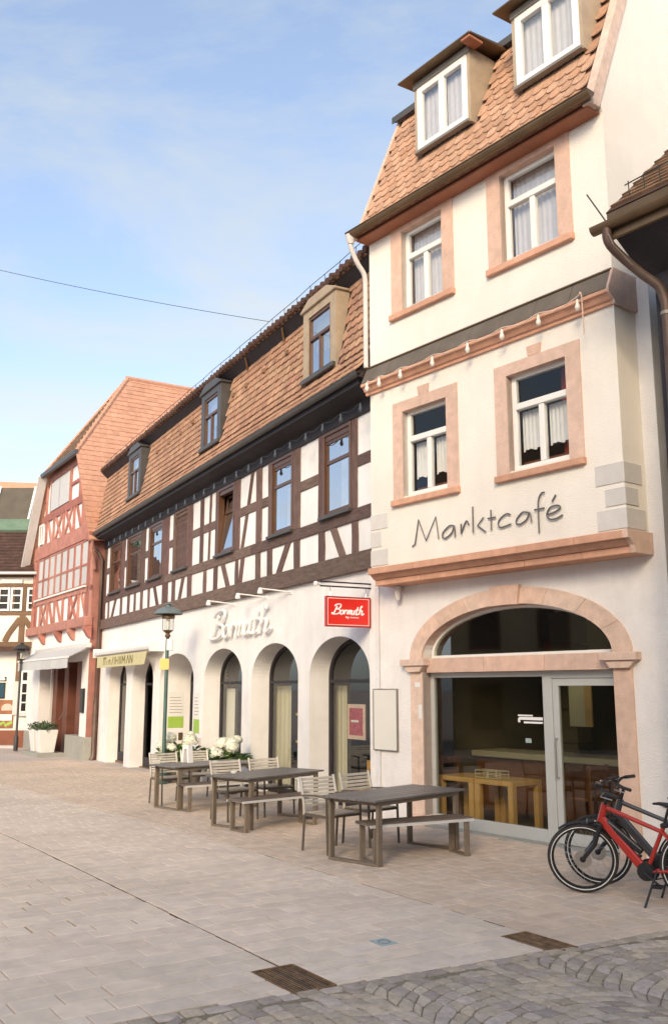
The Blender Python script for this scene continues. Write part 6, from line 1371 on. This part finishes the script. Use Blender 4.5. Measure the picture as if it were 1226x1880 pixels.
    for x in (-0.28, -0.16, -0.04): g.tube([(x, -0.07, 0.74), (x, 0.07, 0.74)], 0.006, 6)
    g.build('luggage_rack', 'black', t, smooth=True)
    for y, a in ((-0.09, 0.6), (0.09, 0.6 + math.pi)):
        e = bb + Vector((0.17 * math.cos(a), y, 0.17 * math.sin(a))); tb('crank', bb + Vector((0, y * 0.8, 0)), e, 0.011, 'black', 8); sy = 1 if y > 0 else -1; box('pedal', 'black', t, e.x - 0.045, e.x + 0.045, e.y, e.y + sy * 0.09, e.z - 0.011, e.z + 0.011, 0.004)
    g = MB(); g.lathe([(0.10, -0.003), (0.10, 0.003)], (0, 0, 0), 28); g.build('chain_ring', 'black', t, xf=Matrix.Translation(bb + Vector((0, -0.075, 0))) @ Matrix.Rotation(math.pi / 2, 4, 'X'))
    MB().tube([bb + Vector((0, -0.075, 0.10)), Vector((0, -0.07, Rw + 0.04)), Vector((-0.04, -0.07, Rw)), Vector((0, -0.07, Rw - 0.04)), bb + Vector((0, -0.075, -0.10))], 0.006, 5).build('chain', 'black', t)
    tb('kickstand', Vector((0.36, 0.05, 0.30)), Vector((0.42, 0.28, 0.015)), 0.011, 'black', 8)
    return t
F1 = Vector((2.503, 9.757)); d1 = Vector((0.80, -0.60)); r1_ = F1 + d1 * 1.10
make_bike('red electric bicycle nearest the camera with its front wheel turned', (r1_.x, r1_.y, 0.0), math.atan2(0.60, -0.80), -4, 22, 'bike_red', True)
F2 = Vector((2.76, 10.14)); d2 = Vector((0.84, -0.54)); r2_ = F2 + d2 * 1.10
make_bike('dark bicycle standing behind the red bicycle', (r2_.x, r2_.y, 0.0), math.atan2(0.54, -0.84), -3, 12, 'bike_grey', False)

# ------------------------------------------------------------------ houses left of the camera, and unseen ones added behind it to shade the street
def plain_house(name, lab, cx, cy, w, d, eave, ridge, rz, m, wm, axis='x', group='houses of the square behind the camera'):
    t = thing(name, lab, 'house', (cx, cy, -0.3), rz, group); box('wall', m, t, -w / 2, w / 2, -d / 2, d / 2, 0, eave)
    g = MB(); g.prism([(-d / 2 - 0.5, eave - 0.1), (0, ridge), (d / 2 + 0.5, eave - 0.1)], lambda y, z, e: (e, y, z), -w / 2 - 0.2, w / 2 + 0.2); g.build('roof', 'tile_b', t)
    nx = max(2, int(w / 2.2)); nz = max(2, int((eave - 0.6) / 2.9))
    wmesh = MB().box(-0.5, 0.5, -0.03, 0.03, 0, 1.5).mesh('window', 'black_gloss'); fm_ = rect_frame(MB(), -0.58, 0.58, -0.08, 1.58, 0.08, -0.06, 0.04).mesh('frame', 'frame_brown')
    for i in range(nx):
        for k in range(nz):
            o = inst('window', wmesh, t, (-w / 2 + w * (i + 0.5) / nx, d / 2 + 0.02, 0.9 + k * 2.9)); inst('frame', fm_, o)
    return t
plain_house('shade_house_right', 'unseen ochre house added behind the camera to shade the cafe', 9.6, -19, 13.2, 8, 8.6, 12.2, 0, 'opp_wall', None)  # unseen, added to keep sun off the lower cafe walls
tw = thing('shade_tower', 'unseen stone tower added behind the camera to shade the long roof', 'tower', (-2.7, -19, -0.3), 0); box('shaft', 'opp_stone', tw, -2.5, 2.5, -2.5, 2.5, 0, 17.4)  # unseen, invented to shade the left part of the long roof
g = MB(); g.add([(-2.7, -2.7, 17.4), (2.7, -2.7, 17.4), (2.7, 2.7, 17.4), (-2.7, 2.7, 17.4), (0, 0, 21.5)], [(0, 3, 2, 1), (0, 1, 4), (1, 2, 4), (2, 3, 4), (3, 0, 4)]); g.build('spire', 'zinc_dark', tw)
for z in (4, 8.5, 13.6): box('louvre', 'black', tw, -0.5, 0.5, 2.5, 2.53, z, z + 1.9)
plain_house('square_house', 'olive stone house across the square left of the camera', -23, 9, 15, 8, 8.6, 12.2, -math.pi / 2, 'opp_stone', None)
plain_house('shade_house_left', 'unseen broad house added left of the tower to shade the red house', -11.0, -19, 11.4, 8, 8.6, 12.0, 0, 'opp_wall', None)  # unseen, added to shade the lower front of the red house
plain_house('shade_house_narrow', 'unseen narrow house added right of the tower to close a sun gap', 1.4, -19, 3.1, 8, 8.4, 11.2, 0, 'opp_wall', None)  # unseen, added where sun leaked onto the ground beside the tower
plain_house('square_house', 'second pale house across the square left of the camera', -24, -7, 14, 8, 8.2, 11.6, -math.pi / 2, 'plaster_warm', None)
